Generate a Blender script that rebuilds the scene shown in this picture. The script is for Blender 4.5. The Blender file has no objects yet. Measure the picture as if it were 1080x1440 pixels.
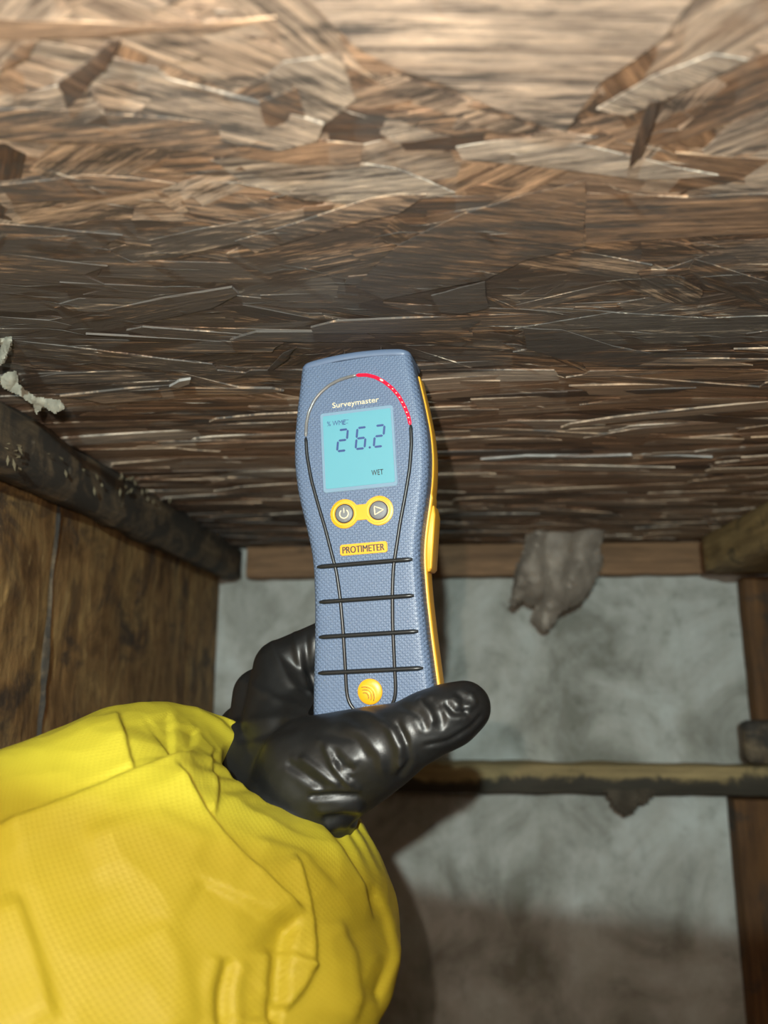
import bpy, bmesh, math, random
import numpy as np
from mathutils import Vector, Matrix, noise

random.seed(7)
rng = np.random.default_rng(7)
SC = bpy.context.scene
COL = SC.collection

# ------------------------------------------------------------------ camera
FPX, CX, CY = 1080.0, 540.0, 720.0
Z0 = 0.62                                    # height of the lens over the dirt floor
C2W = np.array([[0.99705034, 0.0159865, 0.07506702],
                [0.07675041, -0.20767759, -0.97518172],
                [0.0, 0.97806669, -0.20829198]])
CAM = np.array([0.0, 0.0, Z0])
cam_d = bpy.data.cameras.new('camera')
cam = bpy.data.objects.new('camera', cam_d)
COL.objects.link(cam)
M4 = Matrix([list(r) + [0] for r in C2W] + [[0, 0, 0, 1]])
M4.translation = Vector(CAM)
cam.matrix_world = M4
cam_d.sensor_fit = 'VERTICAL'
cam_d.sensor_height = 36.0
cam_d.lens = 27.0
cam_d.clip_start = 0.01
cam_d.dof.use_dof = True
cam_d.dof.focus_distance = 0.39
cam_d.dof.aperture_fstop = 6.5
SC.camera = cam

# ------------------------------------------------------------------ light
SC.view_settings.view_transform = 'Standard'
SC.view_settings.look = 'None'
SC.view_settings.gamma = 1.0
SC.view_settings.use_curve_mapping = False
SC.view_settings.exposure = 0.0
W = bpy.data.worlds.new('world')
SC.world = W
W.use_nodes = True
W.node_tree.nodes['Background'].inputs[0].default_value = (0.75, 0.8, 0.85, 1)
W.node_tree.nodes['Background'].inputs[1].default_value = 0.03


def c2w(x, y, d):
    return CAM + C2W @ np.array([x, y, -d])


# phone flash, a little up and left of the lens
la = bpy.data.lights.new('phone_flash', 'POINT')
la.energy = 4.9
la.color = (1.0, 0.81, 0.66)
la.shadow_soft_size = 0.003
lo = bpy.data.objects.new('phone_flash', la)
COL.objects.link(lo)
lo.location = c2w(-0.025, 0.03, 0.0)
# head torch on the photographer's forehead behind the phone
lb = bpy.data.lights.new('head_torch', 'SPOT')
lb.energy = 30.0
lb.color = (0.82, 1.0, 0.98)
lb.shadow_soft_size = 0.008
lb.spot_size = math.radians(150)
lb.spot_blend = 0.035
lt = bpy.data.objects.new('head_torch', lb)
COL.objects.link(lt)
lt.location = c2w(-0.045, 0.222, -0.40)
el = math.radians(46.8)
az = math.radians(14)
dirv = C2W @ np.array([math.sin(az) * math.cos(el), math.sin(el), -math.cos(az) * math.cos(el)])
lt.rotation_euler = Vector(dirv).to_track_quat('-Z', 'Y').to_euler()

# ------------------------------------------------------------------ helpers
H = 0.174                                    # underside of the boarding above the lens
D = 1.03                                     # face of the far panels
ZC = Z0 + H


def ray(px, py):
    return C2W @ np.array([(px - CX) / FPX, -(py - CY) / FPX, -1.0])


def at_depth(px, py, d):
    return CAM + ray(px, py) * d


def on_z(px, py, z):
    r = ray(px, py)
    return CAM + r * ((z - Z0) / r[2])


def on_y(px, py, y):
    r = ray(px, py)
    return CAM + r * (y / r[1])


def on_x(px, py, x):
    r = ray(px, py)
    return CAM + r * (x / r[0])


def project(P):
    q = (np.asarray(P) - CAM) @ C2W
    d = -q[:, 2]
    return CX + FPX * q[:, 0] / d, CY - FPX * q[:, 1] / d, d


def link(name, me, mat=None, parent=None):
    o = bpy.data.objects.new(name, me)
    COL.objects.link(o)
    if mat is not None and me is not None and not me.materials:
        me.materials.append(mat)
    if parent is not None:
        o.parent = parent
    return o


def mesh(name, vs, fs, smooth=None):
    me = bpy.data.meshes.new(name)
    me.from_pydata([tuple(map(float, v)) for v in vs], [], [tuple(f) for f in fs])
    me.update()
    if smooth is not None:
        me.polygons.foreach_set('use_smooth', [True] * len(me.polygons))
        me.set_sharp_from_angle(angle=math.radians(smooth))
    return me


def bm_mesh(name, bm, smooth=None):
    bmesh.ops.recalc_face_normals(bm, faces=bm.faces)
    me = bpy.data.meshes.new(name)
    bm.to_mesh(me)
    bm.free()
    if smooth is not None:
        me.polygons.foreach_set('use_smooth', [True] * len(me.polygons))
        me.set_sharp_from_angle(angle=math.radians(smooth))
    return me


def tag(o, label=None, cat=None, group=None, kind=None):
    for k, v in (('label', label), ('category', cat), ('group', group), ('kind', kind)):
        if v:
            o[k] = v
    return o


def empty(name, loc=(0, 0, 0)):
    o = bpy.data.objects.new(name, None)
    COL.objects.link(o)
    o.location = loc
    o.empty_display_size = 0.02
    return o


def rough_box(name, lo_, hi_, cell, amp, mat, parent=None, seed=0, bev=0.003):
    """A sawn timber: box cut into cells, edges eased, surface worn uneven."""
    bm = bmesh.new()
    lo_, hi_ = np.array(lo_), np.array(hi_)
    n = [max(1, int(math.ceil((hi_[i] - lo_[i]) / cell))) for i in range(3)]
    n = [min(k, 60) for k in n]
    vid = {}

    def vert(i, j, k):
        if (i, j, k) not in vid:
            p = lo_ + (hi_ - lo_) * np.array([i / n[0], j / n[1], k / n[2]])
            vid[(i, j, k)] = bm.verts.new(p)
        return vid[(i, j, k)]
    for ax in range(3):
        a, b = [t for t in range(3) if t != ax]
        for s in (0, n[ax]):
            for p in range(n[a]):
                for q in range(n[b]):
                    idx = []
                    for (dp, dq) in ((0, 0), (1, 0), (1, 1), (0, 1)):
                        t = [0, 0, 0]
                        t[ax] = s
                        t[a] = p + dp
                        t[b] = q + dq
                        idx.append(vert(*t))
                    bm.faces.new(idx)
    c = (lo_ + hi_) / 2
    for (i, j, k), v in vid.items():
        ends = [(i in (0, n[0])), (j in (0, n[1])), (k in (0, n[2]))]
        p = Vector(v.co)
        d = Vector((0, 0, 0))
        for ax in range(3):
            if ends[ax]:
                d[ax] = 1 if v.co[ax] > c[ax] else -1
        nz = noise.noise(Vector((p.x * 22, p.y * 22, p.z * 22 + seed * 9.1))) + 0.5 * noise.noise(p * 60 + Vector((seed, 0, 0)))
        e = sum(ends)
        v.co += d * (amp * (nz - 0.4)) - (d * bev * (0.5 + 0.6 * (nz + 0.5)) if e >= 2 else Vector((0, 0, 0)))
    return link(name, bm_mesh(name, bm, 50), mat, parent)


# ------------------------------------------------------------------ materials
def new_mat(name):
    m = bpy.data.materials.new(name)
    m.use_nodes = True
    nt = m.node_tree
    return m, nt, nt.nodes, nt.links, nt.nodes['Principled BSDF']


def plain(name, col, rough=0.5, metal=0.0, emit=None, es=0.0, spec=0.5, noise_amt=0.12, nscale=60, bump=0.0, bscale=300):
    m, nt, N, L, B = new_mat(name)
    tc = N.new('ShaderNodeTexCoord')
    nz = N.new('ShaderNodeTexNoise')
    nz.inputs['Scale'].default_value = nscale
    nz.inputs['Detail'].default_value = 5
    L.new(tc.outputs['Object'], nz.inputs['Vector'])
    mx = N.new('ShaderNodeMix')
    mx.data_type = 'RGBA'
    mx.inputs['A'].default_value = (*[c * (1 - noise_amt) for c in col], 1)
    mx.inputs['B'].default_value = (*[min(1, c * (1 + noise_amt)) for c in col], 1)
    L.new(nz.outputs['Fac'], mx.inputs['Factor'])
    L.new(mx.outputs['Result'], B.inputs['Base Color'])
    B.inputs['Roughness'].default_value = rough
    B.inputs['Metallic'].default_value = metal
    B.inputs['Specular IOR Level'].default_value = spec
    if emit:
        B.inputs['Emission Color'].default_value = (*emit, 1)
        B.inputs['Emission Strength'].default_value = es
    if bump:
        n2 = N.new('ShaderNodeTexNoise')
        n2.inputs['Scale'].default_value = bscale
        L.new(tc.outputs['Object'], n2.inputs['Vector'])
        b = N.new('ShaderNodeBump')
        b.inputs['Strength'].default_value = bump
        b.inputs['Distance'].default_value = 0.001
        L.new(n2.outputs['Fac'], b.inputs['Height'])
        L.new(b.outputs['Normal'], B.inputs['Normal'])
    return m


def ramp(N, stops):
    r = N.new('ShaderNodeValToRGB')
    e = r.color_ramp.elements
    while len(e) < len(stops):
        e.new(0.5)
    for k, (p, c) in enumerate(stops):
        e[k].position = p
        e[k].color = (*c, 1) if len(c) == 3 else c
    return r


def math_node(N, L, op, a, b=None, c=None, clamp=False):
    n = N.new('ShaderNodeMath')
    n.operation = op
    n.use_clamp = clamp
    for i, v in enumerate((a, b, c)):
        if v is None:
            continue
        if isinstance(v, (int, float)):
            n.inputs[i].default_value = v
        else:
            L.new(v, n.inputs[i])
    return n.outputs[0]


def noise_tex(N, L, vec, scale, detail=6, rough=0.6, mul=None, dist=0.0):
    if mul is not None:
        mp = N.new('ShaderNodeMapping')
        mp.inputs['Scale'].default_value = mul
        L.new(vec, mp.inputs['Vector'])
        vec = mp.outputs[0]
    n = N.new('ShaderNodeTexNoise')
    n.inputs['Scale'].default_value = scale
    n.inputs['Detail'].default_value = detail
    n.inputs['Roughness'].default_value = rough
    n.inputs['Distortion'].default_value = dist
    L.new(vec, n.inputs['Vector'])
    return n.outputs['Fac']


def mixc(N, L, fac, a, b, blend='MIX'):
    m = N.new('ShaderNodeMix')
    m.data_type = 'RGBA'
    m.blend_type = blend
    for s, v in (('Factor', fac), ('A', a), ('B', b)):
        if isinstance(v, tuple):
            m.inputs[s].default_value = (*v, 1)
        elif isinstance(v, (int, float)):
            m.inputs[s].default_value = v
        else:
            L.new(v, m.inputs[s])
    return m.outputs['Result']


def strand_material():
    """Weathered OSB strand: grain along the strand, tone per strand, mould stains."""
    m, nt, N, L, B = new_mat('osb_strand')
    at = N.new('ShaderNodeAttribute')
    at.attribute_name = 'tone'
    uv = N.new('ShaderNodeUVMap')
    oi = N.new('ShaderNodeObjectInfo')
    ge = N.new('ShaderNodeNewGeometry')
    rnd = math_node(N, L, 'FRACT', math_node(N, L, 'ADD', math_node(N, L, 'MULTIPLY', at.outputs['Fac'], 1.0), math_node(N, L, 'MULTIPLY', oi.outputs['Random'], 0.0)))
    off = N.new('ShaderNodeVectorMath')
    off.operation = 'ADD'
    cmb = N.new('ShaderNodeCombineXYZ')
    L.new(math_node(N, L, 'MULTIPLY', oi.outputs['Random'], 7.0), cmb.inputs[0])
    L.new(math_node(N, L, 'MULTIPLY', at.outputs['Fac'], 31.0), cmb.inputs[2])
    L.new(uv.outputs[0], off.inputs[0])
    L.new(cmb.outputs[0], off.inputs[1])
    v = off.outputs[0]
    g1 = noise_tex(N, L, v, 1.0, 7, 0.62, (18, 520, 1), 0.12)
    g2 = noise_tex(N, L, v, 1.0, 6, 0.7, (55, 2000, 1), 0.1)
    blot = noise_tex(N, L, v, 1.0, 5, 0.6, (40, 70, 1))
    tone = ramp(N, [(0.0, (0.13, 0.095, 0.075)), (0.25, (0.42, 0.305, 0.215)), (0.45, (0.56, 0.445, 0.345)), (0.62, (0.56, 0.51, 0.45)), (0.8, (0.75, 0.67, 0.585)), (1.0, (0.54, 0.53, 0.49))])
    L.new(rnd, tone.inputs[0])
    gr = ramp(N, [(0.3, (0.38, 0.35, 0.33)), (0.5, (0.85, 0.83, 0.8)), (0.7, (1.3, 1.25, 1.15))])
    L.new(g1, gr.inputs[0])
    c = mixc(N, L, 1.0, tone.outputs[0], gr.outputs[0], 'MULTIPLY')
    gr2 = ramp(N, [(0.3, (0.5, 0.48, 0.46)), (0.55, (1, 1, 1)), (0.75, (1.35, 1.3, 1.2))])
    L.new(g2, gr2.inputs[0])
    c = mixc(N, L, 0.8, c, gr2.outputs[0], 'MULTIPLY')
    # torn fibre clumps standing proud of the weathered face
    n4 = noise_tex(N, L, v, 1.0, 9, 0.74, (38, 300, 1), 0.25)
    gr4 = ramp(N, [(0.30, (0.30, 0.29, 0.28)), (0.47, (0.85, 0.84, 0.83)), (0.56, (1.15, 1.12, 1.08)), (0.68, (1.9, 1.85, 1.75))])
    L.new(n4, gr4.inputs[0])
    c = mixc(N, L, 0.85, c, gr4.outputs[0], 'MULTIPLY')
    # mould: a stain that covers the boarding in a broad band, streaked along the grain
    sp = N.new('ShaderNodeSeparateXYZ')
    L.new(ge.outputs['Position'], sp.inputs[0])
    yb = N.new('ShaderNodeMapRange')
    L.new(sp.outputs['Y'], yb.inputs['Value'])
    yb.inputs['From Min'].default_value = 0.12
    yb.inputs['From Max'].default_value = 1.02
    band = ramp(N, [(0.0, (0.14,) * 3), (0.07, (0.30,) * 3), (0.13, (0.52,) * 3), (0.20, (0.84,) * 3), (0.29, (0.84,) * 3), (0.36, (0.34,) * 3), (0.48, (0.20,) * 3), (0.62, (0.24,) * 3), (0.78, (0.44,) * 3), (1.0, (0.72,) * 3)])
    L.new(yb.outputs[0], band.inputs[0])
    xl = math_node(N, L, 'MULTIPLY', sp.outputs['X'], -0.7)
    n1 = noise_tex(N, L, ge.outputs['Position'], 1.0, 6, 0.65, (5, 30, 5), 0.6)
    n2 = noise_tex(N, L, ge.outputs['Position'], 1.0, 7, 0.7, (18, 190, 18), 0.4)
    s = math_node(N, L, 'ADD', band.outputs[0], xl)
    s = math_node(N, L, 'ADD', s, math_node(N, L, 'MULTIPLY', math_node(N, L, 'SUBTRACT', n1, 0.5), 1.9))
    s = math_node(N, L, 'ADD', s, math_node(N, L, 'MULTIPLY', math_node(N, L, 'SUBTRACT', n2, 0.5), 2.3))
    s = math_node(N, L, 'ADD', s, math_node(N, L, 'MULTIPLY', math_node(N, L, 'SUBTRACT', 0.5, g2), 1.7))
    n3 = noise_tex(N, L, ge.outputs['Position'], 1.0, 4, 0.55, (2.2, 24, 2), 0.8)
    s = math_node(N, L, 'ADD', s, math_node(N, L, 'MULTIPLY', math_node(N, L, 'SUBTRACT', n3, 0.5), 1.6))
    s = math_node(N, L, 'ADD', s, math_node(N, L, 'MULTIPLY', math_node(N, L, 'SUBTRACT', 0.5, n4), 2.2))
    mk = N.new('ShaderNodeMapRange')
    mk.interpolation_type = 'SMOOTHSTEP'
    L.new(s, mk.inputs['Value'])
    mk.inputs['From Min'].default_value = 0.38
    mk.inputs['From Max'].default_value = 0.86
    mould = mixc(N, L, blot, (0.036, 0.035, 0.034), (0.13, 0.124, 0.116))
    c = mixc(N, L, math_node(N, L, 'MULTIPLY', mk.outputs[0], 0.9), c, mould)
    L.new(c, B.inputs['Base Color'])
    B.inputs['Roughness'].default_value = 0.62
    B.inputs['Specular IOR Level'].default_value = 0.35
    b = N.new('ShaderNodeBump')
    b.inputs['Strength'].default_value = 0.9
    b.inputs['Distance'].default_value = 0.0009
    hh = math_node(N, L, 'ADD', g1, math_node(N, L, 'MULTIPLY', g2, 0.6))
    hh = math_node(N, L, 'ADD', hh, math_node(N, L, 'MULTIPLY', n4, 2.2))
    L.new(hh, b.inputs['Height'])
    L.new(b.outputs['Normal'], B.inputs['Normal'])
    return m


def timber(name, light, dark, mould=(0.03, 0.028, 0.024), axis=0, mould_amt=0.45, grain=(4, 60), patch=18.0, dust=0.0, bump=0.5, stain_z=None, blotch=None):
    m, nt, N, L, B = new_mat(name)
    ge = N.new('ShaderNodeNewGeometry')
    p = ge.outputs['Position']
    s = [grain[1]] * 3
    s[axis] = grain[0]
    g = noise_tex(N, L, p, 1.0, 7, 0.62, s, 0.5)
    s2 = [grain[1] * 3.5] * 3
    s2[axis] = grain[0] * 4
    g2 = noise_tex(N, L, p, 1.0, 5, 0.7, s2, 0.2)
    r = ramp(N, [(0.32, dark), (0.55, tuple((a + b) / 2 for a, b in zip(light, dark))), (0.72, light)])
    L.new(g, r.inputs[0])
    f = ramp(N, [(0.3, (0.55, 0.53, 0.5)), (0.65, (1.15, 1.12, 1.05))])
    L.new(g2, f.inputs[0])
    c = mixc(N, L, 0.8, r.outputs[0], f.outputs[0], 'MULTIPLY')
    if blotch:
        nb = noise_tex(N, L, p, blotch, 6, 0.65, (1, 1, 0.6), 0.8)
        rb = ramp(N, [(0.30, (0.22, 0.16, 0.13)), (0.45, (0.75, 0.62, 0.5)), (0.58, (1.0, 0.95, 0.8)), (0.70, (1.8, 1.75, 1.5))])
        L.new(nb, rb.inputs[0])
        c = mixc(N, L, 0.9, c, rb.outputs[0], 'MULTIPLY')
        nc = noise_tex(N, L, p, 1.0, 4, 0.6, (130, 130, 26), 0.4)
        mc = N.new('ShaderNodeMapRange')
        mc.interpolation_type = 'SMOOTHSTEP'
        L.new(nc, mc.inputs['Value'])
        mc.inputs['From Min'].default_value = 0.62
        mc.inputs['From Max'].default_value = 0.72
        c = mixc(N, L, math_node(N, L, 'MULTIPLY', mc.outputs[0], 0.8), c, (0.42, 0.29, 0.13))
    n1 = noise_tex(N, L, p, patch, 7, 0.65, None, 0.7)
    if stain_z:
        sz = N.new('ShaderNodeSeparateXYZ')
        L.new(p, sz.inputs[0])
        mz = N.new('ShaderNodeMapRange')
        L.new(sz.outputs['Z'], mz.inputs['Value'])
        mz.inputs['From Min'].default_value = stain_z[0]
        mz.inputs['From Max'].default_value = stain_z[1]
        mz.inputs['To Min'].default_value = 0.34
        mz.inputs['To Max'].default_value = -0.06
        n1 = math_node(N, L, 'ADD', n1, mz.outputs[0])
    mk = N.new('ShaderNodeMapRange')
    mk.interpolation_type = 'SMOOTHSTEP'
    L.new(n1, mk.inputs['Value'])
    mk.inputs['From Min'].default_value = 0.72 - mould_amt * 0.55
    mk.inputs['From Max'].default_value = 0.84 - mould_amt * 0.45
    c = mixc(N, L, math_node(N, L, 'MULTIPLY', mk.outputs[0], 0.93), c, mould)
    if dust:
        nd = noise_tex(N, L, p, 95.0, 6, 0.75)
        md = N.new('ShaderNodeMapRange')
        md.interpolation_type = 'SMOOTHSTEP'
        L.new(nd, md.inputs['Value'])
        md.inputs['From Min'].default_value = 0.62
        md.inputs['From Max'].default_value = 0.74
        c = mixc(N, L, math_node(N, L, 'MULTIPLY', md.outputs[0], dust), c, (0.3, 0.28, 0.23))
    L.new(c, B.inputs['Base Color'])
    B.inputs['Roughness'].default_value = 0.7
    B.inputs['Specular IOR Level'].default_value = 0.3
    b = N.new('ShaderNodeBump')
    b.inputs['Strength'].default_value = bump
    b.inputs['Distance'].default_value = 0.0015
    L.new(math_node(N, L, 'ADD', g, math_node(N, L, 'MULTIPLY', g2, 0.7)), b.inputs['Height'])
    L.new(b.outputs['Normal'], B.inputs['Normal'])
    return m


def cement_material():
    m, nt, N, L, B = new_mat('cement_board')
    ge = N.new('ShaderNodeNewGeometry')
    p = ge.outputs['Position']
    a = noise_tex(N, L, p, 9.0, 6, 0.62, None, 0.5)
    b_ = noise_tex(N, L, p, 32.0, 5, 0.65, None, 0.3)
    st = noise_tex(N, L, p, 1.0, 4, 0.6, (30, 30, 4))
    r = ramp(N, [(0.34, (0.25, 0.25, 0.22)), (0.50, (0.47, 0.475, 0.45)), (0.66, (0.60, 0.63, 0.615))])
    L.new(a, r.inputs[0])
    r2 = ramp(N, [(0.25, (0.5, 0.5, 0.46)), (0.42, (0.92, 0.93, 0.9)), (0.7, (1.1, 1.1, 1.08))])
    L.new(b_, r2.inputs[0])
    c = mixc(N, L, 0.75, r.outputs[0], r2.outputs[0], 'MULTIPLY')
    r3 = ramp(N, [(0.3, (0.78, 0.76, 0.7)), (0.6, (1.05, 1.05, 1.05))])
    L.new(st, r3.inputs[0])
    c = mixc(N, L, 0.5, c, r3.outputs[0], 'MULTIPLY')
    L.new(c, B.inputs['Base Color'])
    B.inputs['Roughness'].default_value = 0.85
    bp = N.new('ShaderNodeBump')
    bp.inputs['Strength'].default_value = 0.25
    bp.inputs['Distance'].default_value = 0.002
    L.new(b_, bp.inputs['Height'])
    L.new(bp.outputs['Normal'], B.inputs['Normal'])
    return m


def shell_material():
    """Blue grey moulded plastic with a fine pattern of raised dots."""
    m, nt, N, L, B = new_mat('blue_grey_plastic')
    tc = N.new('ShaderNodeTexCoord')
    mp = N.new('ShaderNodeMapping')
    mp.inputs['Rotation'].default_value = (0, 0, math.radians(45))
    mp.inputs['Scale'].default_value = (570, 570, 0)
    L.new(tc.outputs['Object'], mp.inputs['Vector'])
    vo = N.new('ShaderNodeTexVoronoi')
    vo.inputs['Scale'].default_value = 1.0
    vo.inputs['Randomness'].default_value = 0.0
    vo.voronoi_dimensions = '2D'
    L.new(mp.outputs[0], vo.inputs['Vector'])
    h = ramp(N, [(0.0, (1, 1, 1)), (0.3, (0.85,) * 3), (0.42, (0, 0, 0)), (1.0, (0, 0, 0))])
    L.new(vo.outputs['Distance'], h.inputs[0])
    nz = noise_tex(N, L, tc.outputs['Object'], 40.0, 4)
    c = mixc(N, L, nz, (0.115, 0.165, 0.265), (0.135, 0.19, 0.295))
    L.new(c, B.inputs['Base Color'])
    B.inputs['Roughness'].default_value = 0.42
    b = N.new('ShaderNodeBump')
    b.inputs['Strength'].default_value = 0.7
    b.inputs['Distance'].default_value = 0.0006
    L.new(h.outputs[0], b.inputs['Height'])
    L.new(b.outputs['Normal'], B.inputs['Normal'])
    return m


def sleeve_material():
    m, nt, N, L, B = new_mat('yellow_coverall_fabric')
    uv = N.new('ShaderNodeUVMap')
    mp = N.new('ShaderNodeMapping')
    mp.inputs['Scale'].default_value = (500, 500, 0)
    mp.inputs['Rotation'].default_value = (0, 0, math.radians(20))
    L.new(uv.outputs[0], mp.inputs['Vector'])
    vo = N.new('ShaderNodeTexVoronoi')
    vo.voronoi_dimensions = '2D'
    vo.inputs['Scale'].default_value = 1.0
    vo.inputs['Randomness'].default_value = 0.0
    L.new(mp.outputs[0], vo.inputs['Vector'])
    h = ramp(N, [(0.0, (0, 0, 0)), (0.25, (0.1,) * 3), (0.42, (1, 1, 1)), (1.0, (1, 1, 1))])
    L.new(vo.outputs['Distance'], h.inputs[0])
    n1 = noise_tex(N, L, uv.outputs[0], 30.0, 6, 0.6)
    n2 = noise_tex(N, L, uv.outputs[0], 260.0, 5, 0.7)
    c = mixc(N, L, n1, (0.44, 0.385, 0.026), (0.52, 0.455, 0.036))
    c = mixc(N, L, math_node(N, L, 'MULTIPLY', math_node(N, L, 'SUBTRACT', 1.0, h.outputs[0]), 0.10), c, (0.42, 0.34, 0.015))
    L.new(c, B.inputs['Base Color'])
    B.inputs['Roughness'].default_value = 0.55
    B.inputs['Specular IOR Level'].default_value = 0.35
    b = N.new('ShaderNodeBump')
    b.inputs['Strength'].default_value = 0.16
    b.inputs['Distance'].default_value = 0.0006
    L.new(math_node(N, L, 'ADD', h.outputs[0], math_node(N, L, 'MULTIPLY', n2, 0.8)), b.inputs['Height'])
    L.new(b.outputs['Normal'], B.inputs['Normal'])
    return m


def glove_material():
    m, nt, N, L, B = new_mat('black_nitrile')
    tc = N.new('ShaderNodeTexCoord')
    n1 = noise_tex(N, L, tc.outputs['Object'], 900.0, 4, 0.6)
    n2 = noise_tex(N, L, tc.outputs['Object'], 55.0, 5, 0.6)
    L.new(mixc(N, L, n2, (0.006, 0.0065, 0.007), (0.011, 0.012, 0.0125)), B.inputs['Base Color'])
    rr = ramp(N, [(0.3, (0.36,) * 3), (0.7, (0.48,) * 3)])
    L.new(n2, rr.inputs[0])
    L.new(rr.outputs[0], B.inputs['Roughness'])
    B.inputs['Specular IOR Level'].default_value = 0.6
    b = N.new('ShaderNodeBump')
    b.inputs['Strength'].default_value = 0.12
    b.inputs['Distance'].default_value = 0.0005
    L.new(n1, b.inputs['Height'])
    L.new(b.outputs['Normal'], B.inputs['Normal'])
    return m


OSB = strand_material()
WOOD_DARK = timber('mouldy_joist', (0.26, 0.20, 0.13), (0.09, 0.07, 0.05), mould=(0.04, 0.037, 0.033), axis=1, mould_amt=0.62, patch=26, dust=0.8, bump=0.9)
WOOD_BROWN = timber('brown_stud', (0.20, 0.10, 0.038), (0.075, 0.036, 0.014), axis=2, mould_amt=0.35, patch=9)
WOOD_PLATE = timber('brown_plate', (0.34, 0.20, 0.11), (0.17, 0.10, 0.055), axis=0, mould_amt=0.2, patch=9)
_zb, _zt = on_y(800, 1118, D - 0.04)[2], on_y(800, 1074, D - 0.045)[2]
STZ = (_zb + 0.1 * (_zt - _zb), _zb + 0.75 * (_zt - _zb))
WOOD_NOG = timber('pale_noggin', (0.52, 0.40, 0.20), (0.25, 0.19, 0.09), axis=0, mould_amt=0.40, patch=16, stain_z=STZ)
WOOD_WALL = timber('stained_boards', (0.50, 0.35, 0.17), (0.19, 0.12, 0.058), axis=2, mould=(0.055, 0.04, 0.03), mould_amt=0.42, patch=17, grain=(14, 60), dust=0.3, blotch=24.0, bump=0.9)
WOOD_END = timber('yellow_joist', (0.46, 0.34, 0.16), (0.22, 0.15, 0.065), axis=1, mould_amt=0.3, patch=20)
CEMENT = cement_material()
SHELL = shell_material()
SMOOTH_SHELL = plain('blue_grey_smooth', (0.12, 0.17, 0.27), 0.4)
YELLOW = plain('yellow_shell', (0.84, 0.43, 0.035), 0.42)
ORANGE = plain('orange_plastic', (0.86, 0.40, 0.015), 0.38)
RUBBER = plain('black_rubber', (0.016, 0.017, 0.018), 0.32)
DARKGREY = plain('grey_button', (0.17, 0.18, 0.19), 0.5)
CREAM = plain('cream_print', (0.80, 0.70, 0.48), 0.5)
INK = plain('dark_ink', (0.03, 0.03, 0.03), 0.6)
SEGMENT = plain('liquid_crystal_blue', (0.035, 0.07, 0.22), 0.35)
SCREEN = plain('backlit_screen', (0.10, 0.26, 0.31), 0.25, emit=(0.22, 0.78, 0.92), es=0.25, noise_amt=0.03)
BEZEL = plain('clear_bezel', (0.2, 0.31, 0.42), 0.15)
CLEAR = plain('clear_light_guide', (0.17, 0.17, 0.17), 0.2)
RED = plain('lit_red_guide', (0.5, 0.008, 0.03), 0.2, emit=(1.0, 0.01, 0.05), es=0.55)
LED = plain('pale_led', (0.8, 0.55, 0.5), 0.3, emit=(1.0, 0.55, 0.4), es=0.5)
STEEL = plain('steel_pin', (0.62, 0.62, 0.64), 0.25, metal=1.0)
PAPER = plain('grey_torn_felt', (0.30, 0.255, 0.21), 0.7, noise_amt=0.7, nscale=30, bump=0.4, bscale=120)
CLUMP = plain('dark_clump', (0.075, 0.06, 0.042), 0.9, noise_amt=0.6, nscale=60, bump=0.8)
SCRAP = plain('pale_torn_paper', (0.26, 0.25, 0.20), 0.75, noise_amt=0.4, nscale=90, bump=0.4)
DIRT = plain('dirt', (0.13, 0.10, 0.07), 0.95, noise_amt=0.6, nscale=14, bump=1.0, bscale=60)
GLOVE = glove_material()
FABRIC = sleeve_material()

# ------------------------------------------------------------------ the setting
GAP_SHADE = plain('shaded_gap_backing', (0.015, 0.012, 0.010), 0.9)  # near-black backing: the shade inside the open board joint, put into its colour
XL, XR, YB = -0.30, 0.445, -0.75


def slab(name, lo_, hi_, mat, parent=None, kind='structure'):
    vs = [(x, y, z) for x in (lo_[0], hi_[0]) for y in (lo_[1], hi_[1]) for z in (lo_[2], hi_[2])]
    fs = [(0, 1, 3, 2), (4, 6, 7, 5), (0, 4, 5, 1), (2, 3, 7, 6), (0, 2, 6, 4), (1, 5, 7, 3)]
    o = link(name, mesh(name, vs, fs), mat, parent)
    if kind and parent is None:
        o['kind'] = kind
    return o


# ceiling of oriented strand board
ceil_me = mesh('ceiling', [(x, y, z) for x in (-0.75, 0.75) for y in (YB, D + 0.05) for z in (ZC, ZC + 0.018)],
               [(0, 1, 3, 2), (4, 6, 7, 5), (0, 4, 5, 1), (2, 3, 7, 6), (0, 2, 6, 4), (1, 5, 7, 3)])
uvl = ceil_me.uv_layers.new(name='UVMap')
for lp in ceil_me.loops:
    co = ceil_me.vertices[lp.vertex_index].co
    uvl.data[lp.index].uv = (co.x, co.y)
ta = ceil_me.attributes.new('tone', 'FLOAT', 'FACE')
for q in ta.data:
    q.value = 0.3
ceiling = link('ceiling', ceil_me, OSB)
tag(ceiling, kind='structure')


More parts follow.
